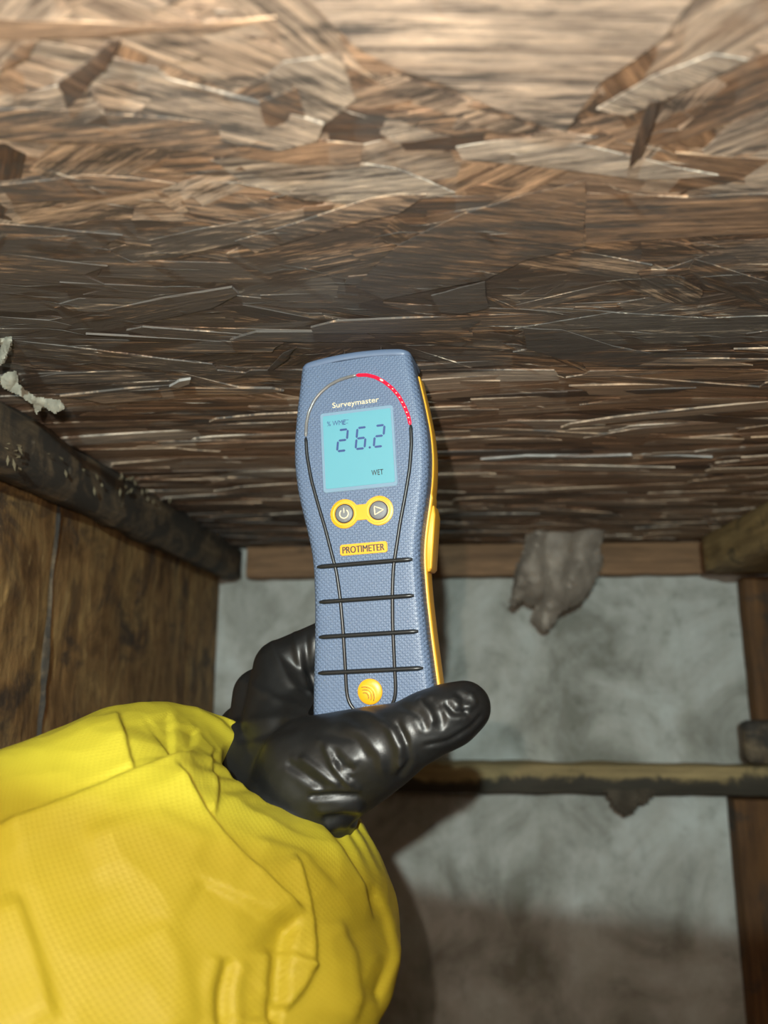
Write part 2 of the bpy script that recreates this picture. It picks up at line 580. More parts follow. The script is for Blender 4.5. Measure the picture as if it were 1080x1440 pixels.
def strand_geo(L_, w, nx, jag, bow, rg):
    """one wood strand lying in the xy plane, split and jagged at both ends; underside at -z"""
    vs, fs, uv = [], [], []
    th = rg.uniform(0.0003, 0.0008)
    ny = 2
    ends = [[rg.uniform(-jag, jag) for _ in range(ny + 1)] for _ in range(2)]
    edge = [[rg.uniform(-0.05, 0.05) * w for _ in range(nx + 1)] for _ in range(2)]
    skew = rg.uniform(-0.5, 0.5) * w
    for i in range(nx + 1):
        t = i / nx
        for j in range(ny + 1):
            s = j / ny - 0.5
            x = (t - 0.5) * L_ + s * skew
            if i == 0:
                x += ends[0][j]
            if i == nx:
                x += ends[1][j]
            y = s * w * (1 - 0.25 * abs(2 * t - 1) ** 3)
            if j == 0:
                y += edge[0][i]
            if j == ny:
                y += edge[1][i]
            z = bow * math.sin(t * 3.1 + s) + rg.uniform(-1, 1) * 0.00004
            vs.append((x, y, z - th))
            uv.append((x, y))
    n = len(vs)
    for i in range(nx):
        for j in range(ny):
            a = i * (ny + 1) + j
            fs.append((a, a + 1, a + ny + 2, a + ny + 1))
    ring = [i * (ny + 1) for i in range(nx + 1)] + [nx * (ny + 1) + j for j in range(1, ny + 1)] + \
           [i * (ny + 1) + ny for i in range(nx - 1, -1, -1)] + [j for j in range(ny - 1, 0, -1)]
    top = {}
    for r_ in ring:
        top[r_] = len(vs)
        x, y, z = vs[r_]
        vs.append((x, y, z + th + 0.0006))
        uv.append((x, y))
    for k in range(len(ring)):
        a, b = ring[k], ring[(k + 1) % len(ring)]
        fs.append((a, b, top[b], top[a]))
    return vs, fs, uv


def strand_mesh(vs, fs, uv, tones):
    me = mesh('wood_strand', vs, fs, 30)
    u = me.uv_layers.new(name='UVMap')
    for lp in me.loops:
        u.data[lp.index].uv = uv[lp.vertex_index]
    a = me.attributes.new('tone', 'FLOAT', 'FACE')
    for k, q in enumerate(a.data):
        q.value = tones if isinstance(tones, float) else tones[k]
    me.materials.append(OSB)
    return me


rs = random.Random(21)
variants = []
for k in range(52):
    v_, f_, u_ = strand_geo(rs.uniform(0.06, 0.15), rs.uniform(0.009, 0.032), 7, 0.007, rs.uniform(-0.0005, 0.0005), rs)
    variants.append(strand_mesh(v_, f_, u_, min(0.99, max(0.02, rs.gauss(0.68, 0.2) if k < 26 else rs.gauss(0.33, 0.15)))))

spots = []
for k in range(1900):
    y = 0.12 + 0.92 * (rs.random() ** 1.25)
    hw = 0.53 * y + 0.10
    x = rs.uniform(-hw, hw) + 0.06 * y
    x = max(-0.36, min(0.50, x))
    if y < 0.25:
        a = rs.gauss(0, 0.55)
    elif y < 0.42:
        a = rs.gauss(0.08, 0.26)
    else:
        a = rs.gauss(0, 0.09)
    spots.append((y, x, a, rs.uniform(0.0, 0.0016), rs.gauss(0, 0.010), rs.gauss(0, 0.03), rs.randrange(26) + (26 if y > rs.gauss(0.40, 0.06) else 0), rs.random() < 0.5))
spots.sort()
CUSTOM = [
    # outline in the photograph, tone, drop below the board, grain angle
    ([(430, -30), (980, -30), (930, 40), (885, 72), (846, 98), (812, 145), (795, 172), (772, 166), (700, 140), (628, 105), (560, 82), (500, 50)], 0.70, 0.0026, 0.1),
    ([(172, 42), (150, 85), (122, 112), (96, 140), (90, 118), (82, 104), (100, 92), (130, 70), (158, 44)], 0.02, 0.0024, 0.9),
    ([(500, 395), (560, 335), (650, 290), (740, 262), (823, 243), (821, 300), (819, 338), (740, 355), (680, 385), (600, 400), (540, 412)], 0.16, 0.0022, 0.25),
    ([(-20, 14), (200, 22), (390, 12), (300, 34), (150, 40), (-20, 46)], 0.30, 0.0018, 0.0),
    ([(372, 100), (400, 75), (480, 62), (500, 128), (452, 168), (412, 150)], 0.93, 0.0018, 0.7),
    ([(365, 128), (418, 108), (434, 165), (404, 176), (372, 158)], 0.12, 0.0026, 0.6),
    ([(-20, 142), (150, 148), (330, 164), (512, 192), (506, 222), (420, 220), (250, 200), (-20, 182)], 0.36, 0.0021, -0.08),
    ([(300, 212), (420, 208), (560, 228), (640, 262), (520, 284), (430, 272), (340, 246)], 0.95, 0.0017, -0.06),
    ([(884, 222), (894, 178), (912, 128), (924, 126), (916, 165), (900, 205)], 0.01, 0.0030, 1.3),
    ([(824, 262), (960, 268), (1100, 262), (1100, 318), (960, 325), (824, 334)], 0.18, 0.0019, 0.02),
    ([(720, 455), (860, 432), (1000, 440), (1100, 436), (1100, 462), (960, 476), (840, 478)], 0.97, 0.0019, 0.05),
    ([(735, 452), (790, 455), (860, 478), (960, 496), (1100, 490), (1100, 512), (900, 512), (790, 498), (740, 482)], 0.08, 0.0024, -0.05),
    ([(838, 140), (920, 92), (1000, 62), (1050, 70), (970, 110), (880, 150)], 0.92, 0.0023, 0.4),
    ([(606, 406), (645, 395), (682, 386), (688, 424), (650, 432), (620, 430)], 0.03, 0.0024, 0.1),
    ([(376, 512), (398, 488), (418, 479), (406, 496), (384, 512)], 0.02, 0.0026, 0.9),
    ([(640, 196), (760, 182), (900, 212), (1010, 236), (900, 242), (740, 222), (650, 214)], 0.92, 0.0020, -0.1),
    ([(0, 250), (120, 236), (250, 248), (130, 272), (20, 276)], 0.16, 0.0020, 0.15),
    ([(770, 172), (800, 176), (840, 182), (800, 196), (730, 190)], 0.76, 0.0018, 0.1),
    ([(0, 88), (40, 70), (52, 45), (30, 48), (4, 78)], 0.2, 0.0022, 0.7),
    ([(540, 86), (640, 125), (760, 172), (700, 176), (600, 140), (530, 104)], 0.72, 0.0016, -0.35),
    ([(330, 330), (520, 268), (600, 262), (560, 290), (450, 318), (360, 346)], 0.45, 0.0021, 0.3),
]
n_single = 300 - len(CUSTOM)
stuff_v, stuff_f, stuff_u, stuff_t = [], [], [], []
for i, (y, x, a, drop, tx, ty, vi, flip) in enumerate(spots):
    far = min(1, max(0, (y - 0.26) / 0.2))
    Mx = Matrix.Translation((x, y, ZC - drop)) @ Matrix.Rotation(a + (math.pi if flip else 0), 4, 'Z') @ Matrix.Rotation(tx, 4, 'X') @ Matrix.Rotation(ty * 0.35, 4, 'Y') @ Matrix.Diagonal((1 + 1.6 * far, 1 - 0.35 * far, 1, 1))
    if i < n_single:
        o = link('wood_strand', variants[vi], None, ceiling)
        o.matrix_local = Mx
    else:
        me = variants[vi]
        base = len(stuff_v)
        tone = min(0.99, max(0.02, rs.gauss(0.34, 0.18)))
        du, dv = rs.uniform(0, 9), rs.uniform(0, 9)
        for v in me.vertices:
            stuff_v.append(tuple(Mx @ v.co))
            stuff_u.append((v.co.x + du, v.co.y + dv))
        for p in me.polygons:
            stuff_f.append(tuple(base + q for q in p.vertices))
            stuff_t.append(tone)
o = link('small_wood_strands', strand_mesh(stuff_v, stuff_f, stuff_u, stuff_t), None, ceiling)
o['kind'] = 'stuff'


def poly_strand(pts, tone, drop, ga):
    drop += 0.0011
    P = [on_z(px, py, ZC) for px, py in pts]
    c = sum(P) / len(P)
    vs = [(p[0] - c[0], p[1] - c[1]) for p in P]
    # subdivide and roughen the outline
    out = []
    for k in range(len(vs)):
        a, b = np.array(vs[k]), np.array(vs[(k + 1) % len(vs)])
        out.append(a)
        out.append((a + b) / 2 + rng.normal(0, 0.02, 2) * np.linalg.norm(b - a))
    n = len(out)
    V = [(p[0], p[1], -drop + 0.0003 * noise.noise(Vector((p[0] * 40, p[1] * 40, tone)))) for p in out] + [(p[0] * 0.99, p[1] * 0.99, -drop + 0.0006) for p in out]
    V.append((0, 0, -drop - 0.0002))
    F = [(2 * n, (k + 1) % n, k) for k in range(n)] + [(k, (k + 1) % n, n + (k + 1) % n, n + k) for k in range(n)]
    ca, sa = math.cos(ga), math.sin(ga)
    U = [(v[0] * ca + v[1] * sa, -v[0] * sa + v[1] * ca) for v in V]
    o = link('wood_strand', strand_mesh(V, F, U, float(tone)), None, ceiling)
    o.location = (c[0], c[1], ZC)


for args in CUSTOM:
    poly_strand(*args)

# fine torn fibres that stand off the board
fv, ff, fu, ft = [], [], [], []
for k in range(260):
    y = 0.16 + 0.32 * rs.random() ** 0.8
    x = rs.uniform(-0.53 * y - 0.03, 0.53 * y + 0.08)
    a = rs.gauss(0.05, 0.4 if y < 0.25 else 0.18)
    ln, w = rs.uniform(0.006, 0.03), rs.uniform(0.00012, 0.0004)
    z0, z1 = ZC - rs.uniform(0.0022, 0.0032), ZC - rs.uniform(0.0026, 0.0045)
    dx, dy = math.cos(a) * ln / 2, math.sin(a) * ln / 2
    nx, ny = -math.sin(a) * w, math.cos(a) * w
    b = len(fv)
    bend = rs.uniform(-0.08, 0.08) * ln
    fv += [(x - dx, y - dy, z0), (x + nx + nx / w * bend, y + ny + ny / w * bend, (z0 + z1) / 2), (x + dx, y + dy, z1), (x - nx + nx / w * bend, y - ny + ny / w * bend, (z0 + z1) / 2), (x + nx / w * bend, y + ny / w * bend, (z0 + z1) / 2 + 0.0004)]
    ff += [(b, b + 1, b + 4), (b + 1, b + 2, b + 4), (b + 2, b + 3, b + 4), (b + 3, b, b + 4), (b, b + 3, b + 1), (b + 3, b + 2, b + 1)]
    fu += [(v[0] + k, v[1]) for v in fv[-5:]]
    ft += [rs.choice([0.5, 0.7, 0.6, 0.9])] * 6
o = link('torn_wood_fibres', strand_mesh(fv, ff, fu, ft), None, ceiling)
o['kind'] = 'stuff'

# pale smears on the boarding
def smear(pts, name='paint_smear'):
    P = [on_z(px, py, ZC - 0.0044) for px, py in pts]
    n = len(P)
    V = [(p[0], p[1], ZC - 0.0046 - 0.0002 * math.sin(i)) for i, p in enumerate(P)] + [(p[0], p[1], ZC - 0.0005) for p in P]
    F = [tuple(range(n - 1, -1, -1))] + [(k, (k + 1) % n, n + (k + 1) % n, n + k) for k in range(n)]
    o = link(name, mesh(name, V, F), WHITE, ceiling)
    o['label'] = 'thin whitish paint smear'


WHITE = plain('whitish_smear', (0.40, 0.39, 0.37), 0.8, noise_amt=0.5, nscale=120)
smear([(676, 646), (740, 641), (812, 642), (888, 640), (890, 643), (812, 646), (740, 645.5), (690, 648)])
smear([(902, 641), (950, 640), (1002, 643), (1000, 645), (950, 643.5), (905, 644)])
smear([(238, 544), (252, 536), (268, 533), (266, 540), (250, 546)])

# floor of bare earth
bm = bmesh.new()
bmesh.ops.create_grid(bm, x_segments=60, y_segments=60, size=1.0)
for v in bm.verts:
    v.co = Vector((v.co.x * 0.95, v.co.y * 0.98 + 0.18, 0.012 * noise.noise(Vector((v.co.x * 7, v.co.y * 7, 0))) - 0.004))
tag(link('floor', bm_mesh('floor', bm, 60), DIRT), kind='structure')

# far wall with two cement panels behind the framing
wall_back = slab('wall_back', (-0.75, D + 0.012, 0.0), (0.75, D + 0.05, ZC), CEMENT)


def panel(x0, x1, z0, z1, seed):
    nx, nz = 24, 16
    vs, fs = [], []
    for i in range(nx + 1):
        for k in range(nz + 1):
            x, z = x0 + (x1 - x0) * i / nx, z0 + (z1 - z0) * k / nz
            vs.append((x, D - 0.001 + 0.002 * noise.noise(Vector((x * 7, z * 7, seed))), z))
    for i in range(nx):
        for k in range(nz):
            a = i * (nz + 1) + k
            fs.append((a, a + nz + 1, a + nz + 2, a + 1))
    b = len(vs)
    vs += [(x0, D + 0.013, z0), (x1, D + 0.013, z0), (x1, D + 0.013, z1), (x0, D + 0.013, z1)]
    c = [0, nx * (nz + 1), nx * (nz + 1) + nz, nz]
    for k in range(4):
        fs.append((c[k], b + k, b + (k + 1) % 4, c[(k + 1) % 4]))
    link('cement_panel', mesh('cement_panel', vs, fs, 30), CEMENT, wall_back)


zn_top = on_y(800, 1063, D)[2]
zn_bot = on_y(800, 1118, D - 0.04)[2]
panel(-0.40, 0.47, zn_bot + 0.006, ZC - 0.002, 1.0)
panel(-0.40, 0.47, 0.0, zn_bot + 0.004, 5.0)

# left wall of stained boards
wall_left = slab('wall_left', (XL - 0.05, YB, 0.0), (XL - 0.02, D + 0.012, ZC), GAP_SHADE)
zb = on_x(150, 752, XL)[2]
yj = on_x(72, 860, XL)[1]
yp = on_x(268, 860, XL)[1]
for (y0, y1, dx, sd) in ((YB + 0.01, yj - 0.0008, 0.001, 1), (yj + 0.0008, yp - 0.001, 0.0, 2), (yp + 0.001, D - 0.003, -0.002, 3)):
    rough_box('board', (XL - 0.021, y0, 0.02), (XL + dx, y1, ZC - 0.001), 0.016, 0.0022, WOOD_WALL, wall_left, sd, 0.002)
rough_box('dark_joint_strip', (XL - 0.01, yj - 0.005, 0.02), (XL + 0.0022, yj + 0.004, ZC - 0.002), 0.006, 0.0035, WOOD_DARK, wall_left, 12, 0.002)  # added dark strip over the joint, stands in for its dark gap and black smear
wall_right = slab('wall_right', (XR + 0.03, YB, 0.0), (XR + 0.05, D + 0.012, ZC), WOOD_WALL)
rough_box('board', (XR, YB + 0.01, 0.02), (XR + 0.031, D - 0.05, ZC - 0.001), 0.03, 0.002, WOOD_BROWN, wall_right, 8, 0.002)

# ------------------------------------------------------------------ framing timbers
xb = on_z(0, 540, ZC)[0]
jo = rough_box('ceiling_joist', (XL + 0.003, YB + 0.02, zb), (xb, D - 0.004, ZC - 0.0015), 0.011, 0.004, WOOD_DARK, None, 4, 0.005)
tag(jo, 'dark mould-blackened timber running along the left wall under the strand board', 'beam')
xr0 = on_y(1008, 790, D - 0.12)[0]
j2 = rough_box('ceiling_joist', (xr0, 0.2, on_y(1008, 800, D - 0.12)[2]), (XR - 0.002, D - 0.06, ZC - 0.0015), 0.014, 0.003, WOOD_END, None, 5, 0.004)
tag(j2, 'yellowish timber stub under the boarding at the upper right corner of the far wall', 'beam')
zp = on_y(700, 812, D - 0.02)[2]
xpl = on_y(352, 800, D - 0.02)[0]
pl = rough_box('top_plate', (xb + 0.003, D - 0.028, zp), (XR - 0.002, D - 0.003, ZC - 0.003), 0.012, 0.002, WOOD_PLATE, None, 6, 0.002)
tag(pl, 'reddish brown horizontal plate along the top edge of the upper grey panel', 'beam')
ng = rough_box('noggin', (XL + 0.004, D - 0.045, zn_bot), (XR - 0.004, D - 0.003, on_y(800, 1074, D - 0.045)[2]), 0.010, 0.0022, WOOD_NOG, None, 7, 0.002)
tag(ng, 'pale wooden crosspiece with black mould between upper and lower grey panels', 'beam')
zst = on_y(800, 1074, D - 0.045)[2]
xs = on_y(1047, 850, D - 0.03)[0]
s1 = rough_box('stud', (xs, D - 0.032, zst + 0.001), (XR - 0.003, D - 0.003, zp - 0.001), 0.014, 0.002, WOOD_BROWN, None, 9, 0.002)
tag(s1, 'dark brown upright stud right of the upper grey panel, above the crosspiece', 'stud')
xs2 = on_y(1030, 1135, D - 0.03)[0]
s2 = rough_box('stud', (xs2, D - 0.036, 0.004), (XR - 0.003, D - 0.003, zn_bot - 0.002), 0.014, 0.002, WOOD_BROWN, None, 10, 0.002)
tag(s2, 'orange brown upright stud right of the lower grey panel, below the crosspiece', 'stud')
bx0 = on_y(1042, 1020, D - 0.05)
bk = rough_box('wood_block', (bx0[0], D - 0.062, zst + 0.0015), (XR - 0.004, D - 0.034, on_y(1042, 1012, D - 0.05)[2]), 0.009, 0.003, WOOD_DARK, None, 11, 0.003)
tag(bk, 'small blackened wood block standing on the right end of the pale crosspiece', 'block')


# ------------------------------------------------------------------ crumpled debris
def crumple(name, outline, depth, thick, mat, seed, amp=0.012, n=26, bulge=0.02):
    """A crumpled torn sheet: outline in the far scene (pixels at a given depth), folded in depth, with real thickness"""
    pts = [np.array(p, float) for p in outline]
    arr = np.array(pts)
    x0, y0 = arr.min(0)
    x1, y1 = arr.max(0)

    def inside(x, y):
        c = False
        for k in range(len(pts)):
            a, b = pts[k], pts[k - 1]
            if (a[1] > y) != (b[1] > y) and x < (b[0] - a[0]) * (y - a[1]) / (b[1] - a[1]) + a[0]:
                c = not c
        return c

    def edge(x, y):
        best = 1e9
        for k in range(len(pts)):
            a, b = pts[k], pts[k - 1]
            t = np.clip(np.dot(np.array([x, y]) - a, b - a) / (np.dot(b - a, b - a) + 1e-9), 0, 1)
            best = min(best, np.linalg.norm(a + t * (b - a) - np.array([x, y])))
        return best
    step = max(x1 - x0, y1 - y0) / n
    idx, vs = {}, []
    gi, gj = int((x1 - x0) / step) + 2, int((y1 - y0) / step) + 2
    for i in range(-1, gi):
        for j in range(-1, gj):
            x, y = x0 + i * step, y0 + j * step
            if inside(x, y) or edge(x, y) < 0.6 * step:
                i_, j_ = i * 30.0 / n, j * 30.0 / n
                q = noise.noise(Vector((i_ * 0.20 + seed, j_ * 0.11, seed * 3.3)))
                q2 = abs(noise.noise(Vector((i_ * 0.13 + j_ * 0.08 + 4 + seed, j_ * 0.14 - i_ * 0.05, 7.0))))
                q3 = noise.noise(Vector((i_ * 0.6, j_ * 0.6, seed)))
                e = edge(x, y)
                w1 = 0.115 * i_ + 0.045 * j_ + 0.55 * q + seed
                w2 = 0.10 * j_ - 0.06 * i_ + 0.5 * q2 + seed
                d = depth - bulge * (1 - math.exp(-e / (4 * step))) + amp * (1.5 * abs((w1 % 2) - 1) + 0.7 * abs((w2 % 2) - 1) - 1.1) + 0.10 * amp * q3
                jx, jy = rng.uniform(-0.3, 0.3, 2) * step
                idx[(i, j)] = len(vs)
                vs.append(at_depth(x + jx, y + jy, d))
    fs = []
    for (i, j) in idx:
        q = [(i, j), (i + 1, j), (i + 1, j + 1), (i, j + 1)]
        if all(t in idx for t in q):
            fs.append([idx[t] for t in q])
    me = mesh(name, vs, fs)
    o = link(name, me, mat)
    bm = bmesh.new()
    bm.from_mesh(me)
    bmesh.ops.delete(bm, geom=[v for v in bm.verts if not v.link_faces], context='VERTS')
    bmesh.ops.solidify(bm, geom=bm.faces[:], thickness=thick)
    bm.to_mesh(me)
    bm.free()
    me.polygons.foreach_set('use_smooth', [True] * len(me.polygons))
    me.set_sharp_from_angle(angle=math.radians(38))
    return o


dpl = float(np.dot(C2W[:, 2] * -1, np.array([0.1, D - 0.05, 0.12])))
hd = crumple('hanging_debris', [(722, 842), (728, 800), (738, 775), (748, 738), (850, 736), (842, 770), (845, 790), (832, 824), (815, 845), (790, 858), (768, 888), (745, 868), (755, 850), (735, 842), (722, 852), (716, 846), (730, 828)], dpl - 0.02, 0.003, PAPER, 2.0, 0.022, 46, 0.03)
tag(hd, 'crumpled grey torn felt hanging in front of the top plate', 'debris')
dn = float(np.dot(C2W[:, 2] * -1, np.array([0.24, D - 0.05, -0.16])))
dc = crumple('dirt_clump', [(845, 1112), (925, 1112), (905, 1128), (890, 1140), (878, 1146), (866, 1134)], dn, 0.004, CLUMP, 6.0, 0.006, 16, 0.012)
tag(dc, 'small dark dirt clump hanging under the pale crosspiece', 'debris')


def scrap(outline, seed, label, dd):
    c = np.mean(np.array(outline), 0)
    o = crumple('torn_scrap', outline, dd, 0.0007, SCRAP, seed, 0.004, 44, 0.002)
    tag(o, label, 'scrap')


def dep(p):
    return float(np.dot(-C2W[:, 2], p - CAM))


scrap([(-8, 476), (17, 475), (14, 492), (6, 508), (-4, 520), (0, 498), (4, 484), (-8, 484)], 1.0, 'pale torn strip hanging by the left edge of the picture under the boarding', dep(on_z(5, 478, ZC - 0.004)))
scrap([(0, 528), (22, 522), (26, 540), (50, 558), (86, 564), (90, 574), (78, 582), (60, 570), (52, 584), (46, 568), (28, 556), (4, 545)], 3.0, 'grey white torn paper on the upper edge of the dark left timber', dep(on_z(12, 526, ZC - 0.004)))

# shavings caught on the dark joist
sv, sf = [], []
for k in range(46):
    px, py = rs.choice([(rs.gauss(14, 10), rs.gauss(648, 12)), (rs.uniform(60, 250), 0), (rs.gauss(185, 14), rs.gauss(690, 18))])
    if py == 0:
        py = 650 + (px - 60) * 0.35 + rs.gauss(0, 12)
    p = on_x(max(px, 1), py, xb)
    p = p + np.array([0.0030, 0, 0])
    if p[2] > ZC - 0.006 or p[2] < zb + 0.002 or p[1] > D - 0.05:
        continue
    a, ln, w = rs.uniform(0, 3.1), rs.uniform(0.0015, 0.0045), rs.uniform(0.0002, 0.0006)
    u = np.array([0.15 * rs.uniform(-1, 1), math.cos(a), math.sin(a)]) * ln
    n_ = np.array([0, -math.sin(a), math.cos(a)]) * w
    b = len(sv)
    sv += [p - u, p + n_ + np.array([0.0012, 0, 0]), p + u, p - n_ + np.array([0.0012, 0, 0]), p + np.array([-0.001, 0, 0])]
    sf += [(b, b + 1, b + 4), (b + 1, b + 2, b + 4), (b + 2, b + 3, b + 4), (b + 3, b, b + 4), (b, b + 3, b + 1), (b + 3, b + 2, b + 1)]
SHAVE = plain('dusty_shaving', (0.17, 0.14, 0.085), 0.8, noise_amt=0.5)
o = link('wood_shavings', mesh('wood_shavings', sv, sf), SHAVE, jo)
o['kind'] = 'stuff'

# ------------------------------------------------------------------ moisture meter
MX = np.array([0.98621244, -0.15916332, 0.04529979])
MY = np.array([-0.05290323, -0.04386138, 0.99763592])
MN = np.array([-0.15680013, -0.98627745, -0.05167689])
MT = np.array([-0.04345805, 0.37821036, 0.13401334]) + CAM
meter = empty('moisture_meter')
MM = Matrix([[MX[i], MY[i], MN[i], MT[i]] for i in range(3)] + [[0, 0, 0, 1]])
meter.matrix_world = MM
tag(meter, 'blue grey and yellow handheld moisture meter reading 26.2 held up to the boarding', 'moisture meter')
mm = 0.001


def muv(px, py):
    d = ray(px, py)
    k = np.dot(MN, MT - CAM) / np.dot(MN, d)
    q = CAM + k * d - MT
    return np.array([np.dot(q, MX), np.dot(q, MY)]) / mm


PV = [(-160, 31.5), (-150, 31.6), (-135, 30.6), (-118, 29.4), (-98, 28.4), (-80, 28.2), (-70, 29.0), (-60, 30.8), (-50, 33.0), (-38, 35.2), (-25, 36.4), (-12, 36.2), (4, 34.2), (20, 31.6), (33, 29.6)]


def hw(v):
    xs_ = [p[0] for p in PV]
    ys_ = [p[1] for p in PV]
    s = 0
    for d, w_ in ((-4, .2), (-2, .2), (0, .2), (2, .2), (4, .2)):
        s += w_ * np.interp(v + d, xs_, ys_)
    return float(s)


def arch(u, v):
    t = min(1, max(0, (v - 2) / 25))
    return t * t * 2.6 * (1 - (u / 30.0) ** 2)


def loft(sections, name, mat, parent, cap=True, smooth=40):
    n = len(sections[0])
    vs = [np.array(p) * mm for s in sections for p in s]
    fs = []
    for i in range(len(sections) - 1):
        for k in range(n):
            a, b = i * n + k, i * n + (k + 1) % n
            fs.append((a, b, b + n, a + n))
    if cap:
        fs.append(tuple(range(n - 1, -1, -1)))
        fs.append(tuple((len(sections) - 1) * n + k for k in range(n)))
    bm = bmesh.new()
    bv = [bm.verts.new(v) for v in vs]
    for f in fs:
        bm.faces.new([bv[i] for i in f])
    return link(name, bm_mesh(name, bm, smooth), mat, parent)


def section(w, n0, n1, r, v, fl=14, rb=0.0, archy=True):
    """closed contour across the body from back n0 to front n1, front corners rounded by r"""
    pts = []
    A = 6
    if rb > 0:
        for k in range(A + 1):
            t = math.pi / 2 * k / A
            pts.append((-w + rb - rb * math.sin(t), n0 + rb - rb * math.cos(t)))
    else:
        pts.append((-w, n0))
    for k in range(A + 1):
        t = math.pi / 2 * k / A
        pts.append((-w + r - r * math.cos(t), n1 - r + r * math.sin(t)))
    for k in range(1, fl):
        pts.append((-w + r + (2 * w - 2 * r) * k / fl, n1))
    for k in range(A + 1):
        t = math.pi / 2 * (1 - k / A)
        pts.append((w - r + r * math.cos(t), n1 - r + r * math.sin(t)))
    if rb > 0:
        for k in range(A + 1):
            t = math.pi / 2 * (1 - k / A)
            pts.append((w - rb + rb * math.sin(t), n0 + rb - rb * math.cos(t)))
    else:
        pts.append((w, n0))
    return [(u, v + (arch(u, v) if archy else 0), n) for u, n in pts]


vs_ = list(np.linspace(-159, 27.0, 94))
secs = [section(hw(v) - 0.3, -15.0, -0.0, 4.5, v) for v in vs_]
secs = [section(hw(-159) - 3.5, -15, -2.5, 4, -161.5)] + secs
front = loft(secs, 'front_shell', SHELL, meter)
secs = []
for v in [-162] + list(np.linspace(-158, 20, 90)):
    w = hw(v) + (1.0 if v < -45 else 0.45)
    if v == -162:
        w -= 3
    secs.append(section(w, -36, -14.0, 1.0, v, 10, 9.0, False))
rear = loft(secs, 'rear_shell', YELLOW, meter)
secs = [section(hw(v) - 0.2 - dw, -33, -0.2 - dw * 0.6, 4.5, v, 14, 5.0) for v, dw in ((27.2, 0.5), (27.7, 0.0), (29.2, 0.0), (30.4, 0.7), (31.0, 2.2))]
capo = loft(secs, 'top_cap', SMOOTH_SHELL, meter)
# side grip tab on the right of the yellow shell
secs = [section(3.2 - dw, -33 + dw, -15.5 - dw, 1.0, v, 4, 1.0, False) for v, dw in ((-84, 1.2), (-82.5, 0), (-55, 0), (-50, 1.5))]
secs = [[(u + hw(v) + 0.0, v, n) for (u, v, n) in s] for s in secs]
loft(secs, 'side_grip', YELLOW, meter)


def tube(path, r, name, mat, parent, sides=10, flat=1.0, zoff=0.0):
    """rounded bead along a (u, v, n) path in millimetres"""
    P = [np.array(p, float) for p in path]
    rings = []
    for i, p in enumerate(P):
        t = P[min(i + 1, len(P) - 1)] - P[max(i - 1, 0)]
        t /= np.linalg.norm(t)
        nn = np.array([0, 0, 1.0])
        s = np.cross(nn, t)
        s /= np.linalg.norm(s)
        nn = np.cross(t, s)
        rr = r if not callable(r) else r(i / (len(P) - 1))
        k_ = 0.55 if i in (0, len(P) - 1) else 1.0
        rings.append([tuple(p + k_ * rr * (math.cos(2 * math.pi * k / sides) * s + flat * math.sin(2 * math.pi * k / sides) * nn) + np.array([0, 0, zoff])) for k in range(sides)])
    return loft(rings, name, mat, parent, True, 50)


def resample(pts, n):
    P = np.array(pts, float)
    d = np.concatenate([[0], np.cumsum(np.linalg.norm(np.diff(P, axis=0), axis=1))])
    t = np.linspace(0, d[-1], n)
    Q = np.stack([np.interp(t, d, P[:, k]) for k in range(P.shape[1])], 1)
    for _ in range(max(1, n // 25)):
        Q[1:-1] = 0.25 * Q[:-2] + 0.5 * Q[1:-1] + 0.25 * Q[2:]
    return Q


def face(q, n=0.15):
    return [(p[0], p[1], n) for p in q]


# light arc: clear on the left, lit red on the right
arcL = [(-28.2, -9.8), (-27.6, -3), (-26.0, 3.4), (-22.6, 9.5), (-19.0, 13.3), (-14, 16.7), (-8.5, 18.8), (-2.5, 19.9), (1.0, 20.1)]
arcR = [(1.0, 20.1), (6.3, 19.6), (11, 17.8), (15.6, 14.6), (19.6, 10.6), (22.9, 6), (25.4, 0.5), (27.3, -5.2), (28.0, -10.2)]
tube(face(resample(arcL, 40)), 0.9, 'light_guide', CLEAR, meter)
g = tube(face(resample(arcR, 40), 0.2), 0.95, 'light_guide', RED, meter)
g['label'] = 'lit red light guide'
q = resample(arcR, 60)
for k in range(26, 58, 4):
    o = tube([(q[k][0] - 0.35, q[k][1] + 0.2, 1.0), (q[k][0], q[k][1], 1.15), (q[k][0] + 0.35, q[k][1] - 0.2, 1.0)], 0.33, 'led', LED, g, 8)
o = tube(face(q[18:22], 0.85), 0.55, 'led', LED, g, 8)
# black beads that run down both sides
grL = [(-28.2, -10.2), (-28.0, -20), (-26.2, -33), (-23.2, -46), (-19.6, -60), (-16.6, -74), (-14.8, -82), (-13.5, -95), (-12.8, -110), (-12.5, -130), (-12.5, -141), (-11.8, -146), (-10.0, -149.5), (-8, -151)]
grR = [(-u, v) for u, v in grL]
tube(face(resample(grL, 90), 0.1), 0.95, 'black_bead', RUBBER, meter)
tube(face(resample(grR, 90), 0.1), 0.95, 'black_bead', RUBBER, meter)
for v, w in ((-78.9, 24.8), (-96.8, 24.4), (-114.3, 25.4), (-132.0, 26.6)):
    tube([(u, v, 0.25 - (0.45 * max(0, (abs(u) - 21) / 5.0) ** 2)) for u in np.linspace(-w, w, 24)], 1.2, 'rubber_rib', RUBBER, meter, 10, 1.25)


def rrect(u0, u1, v0, v1, r, seg=6):
    out = []
    for cu, cv, a0 in ((u1 - r, v1 - r, 0), (u0 + r, v1 - r, 90), (u0 + r, v0 + r, 180), (u1 - r, v0 + r, 270)):
        for k in range(seg + 1):
            a = math.radians(a0 + 90 * k / seg)
            out.append((cu + r * math.cos(a), cv + r * math.sin(a)))
    return out


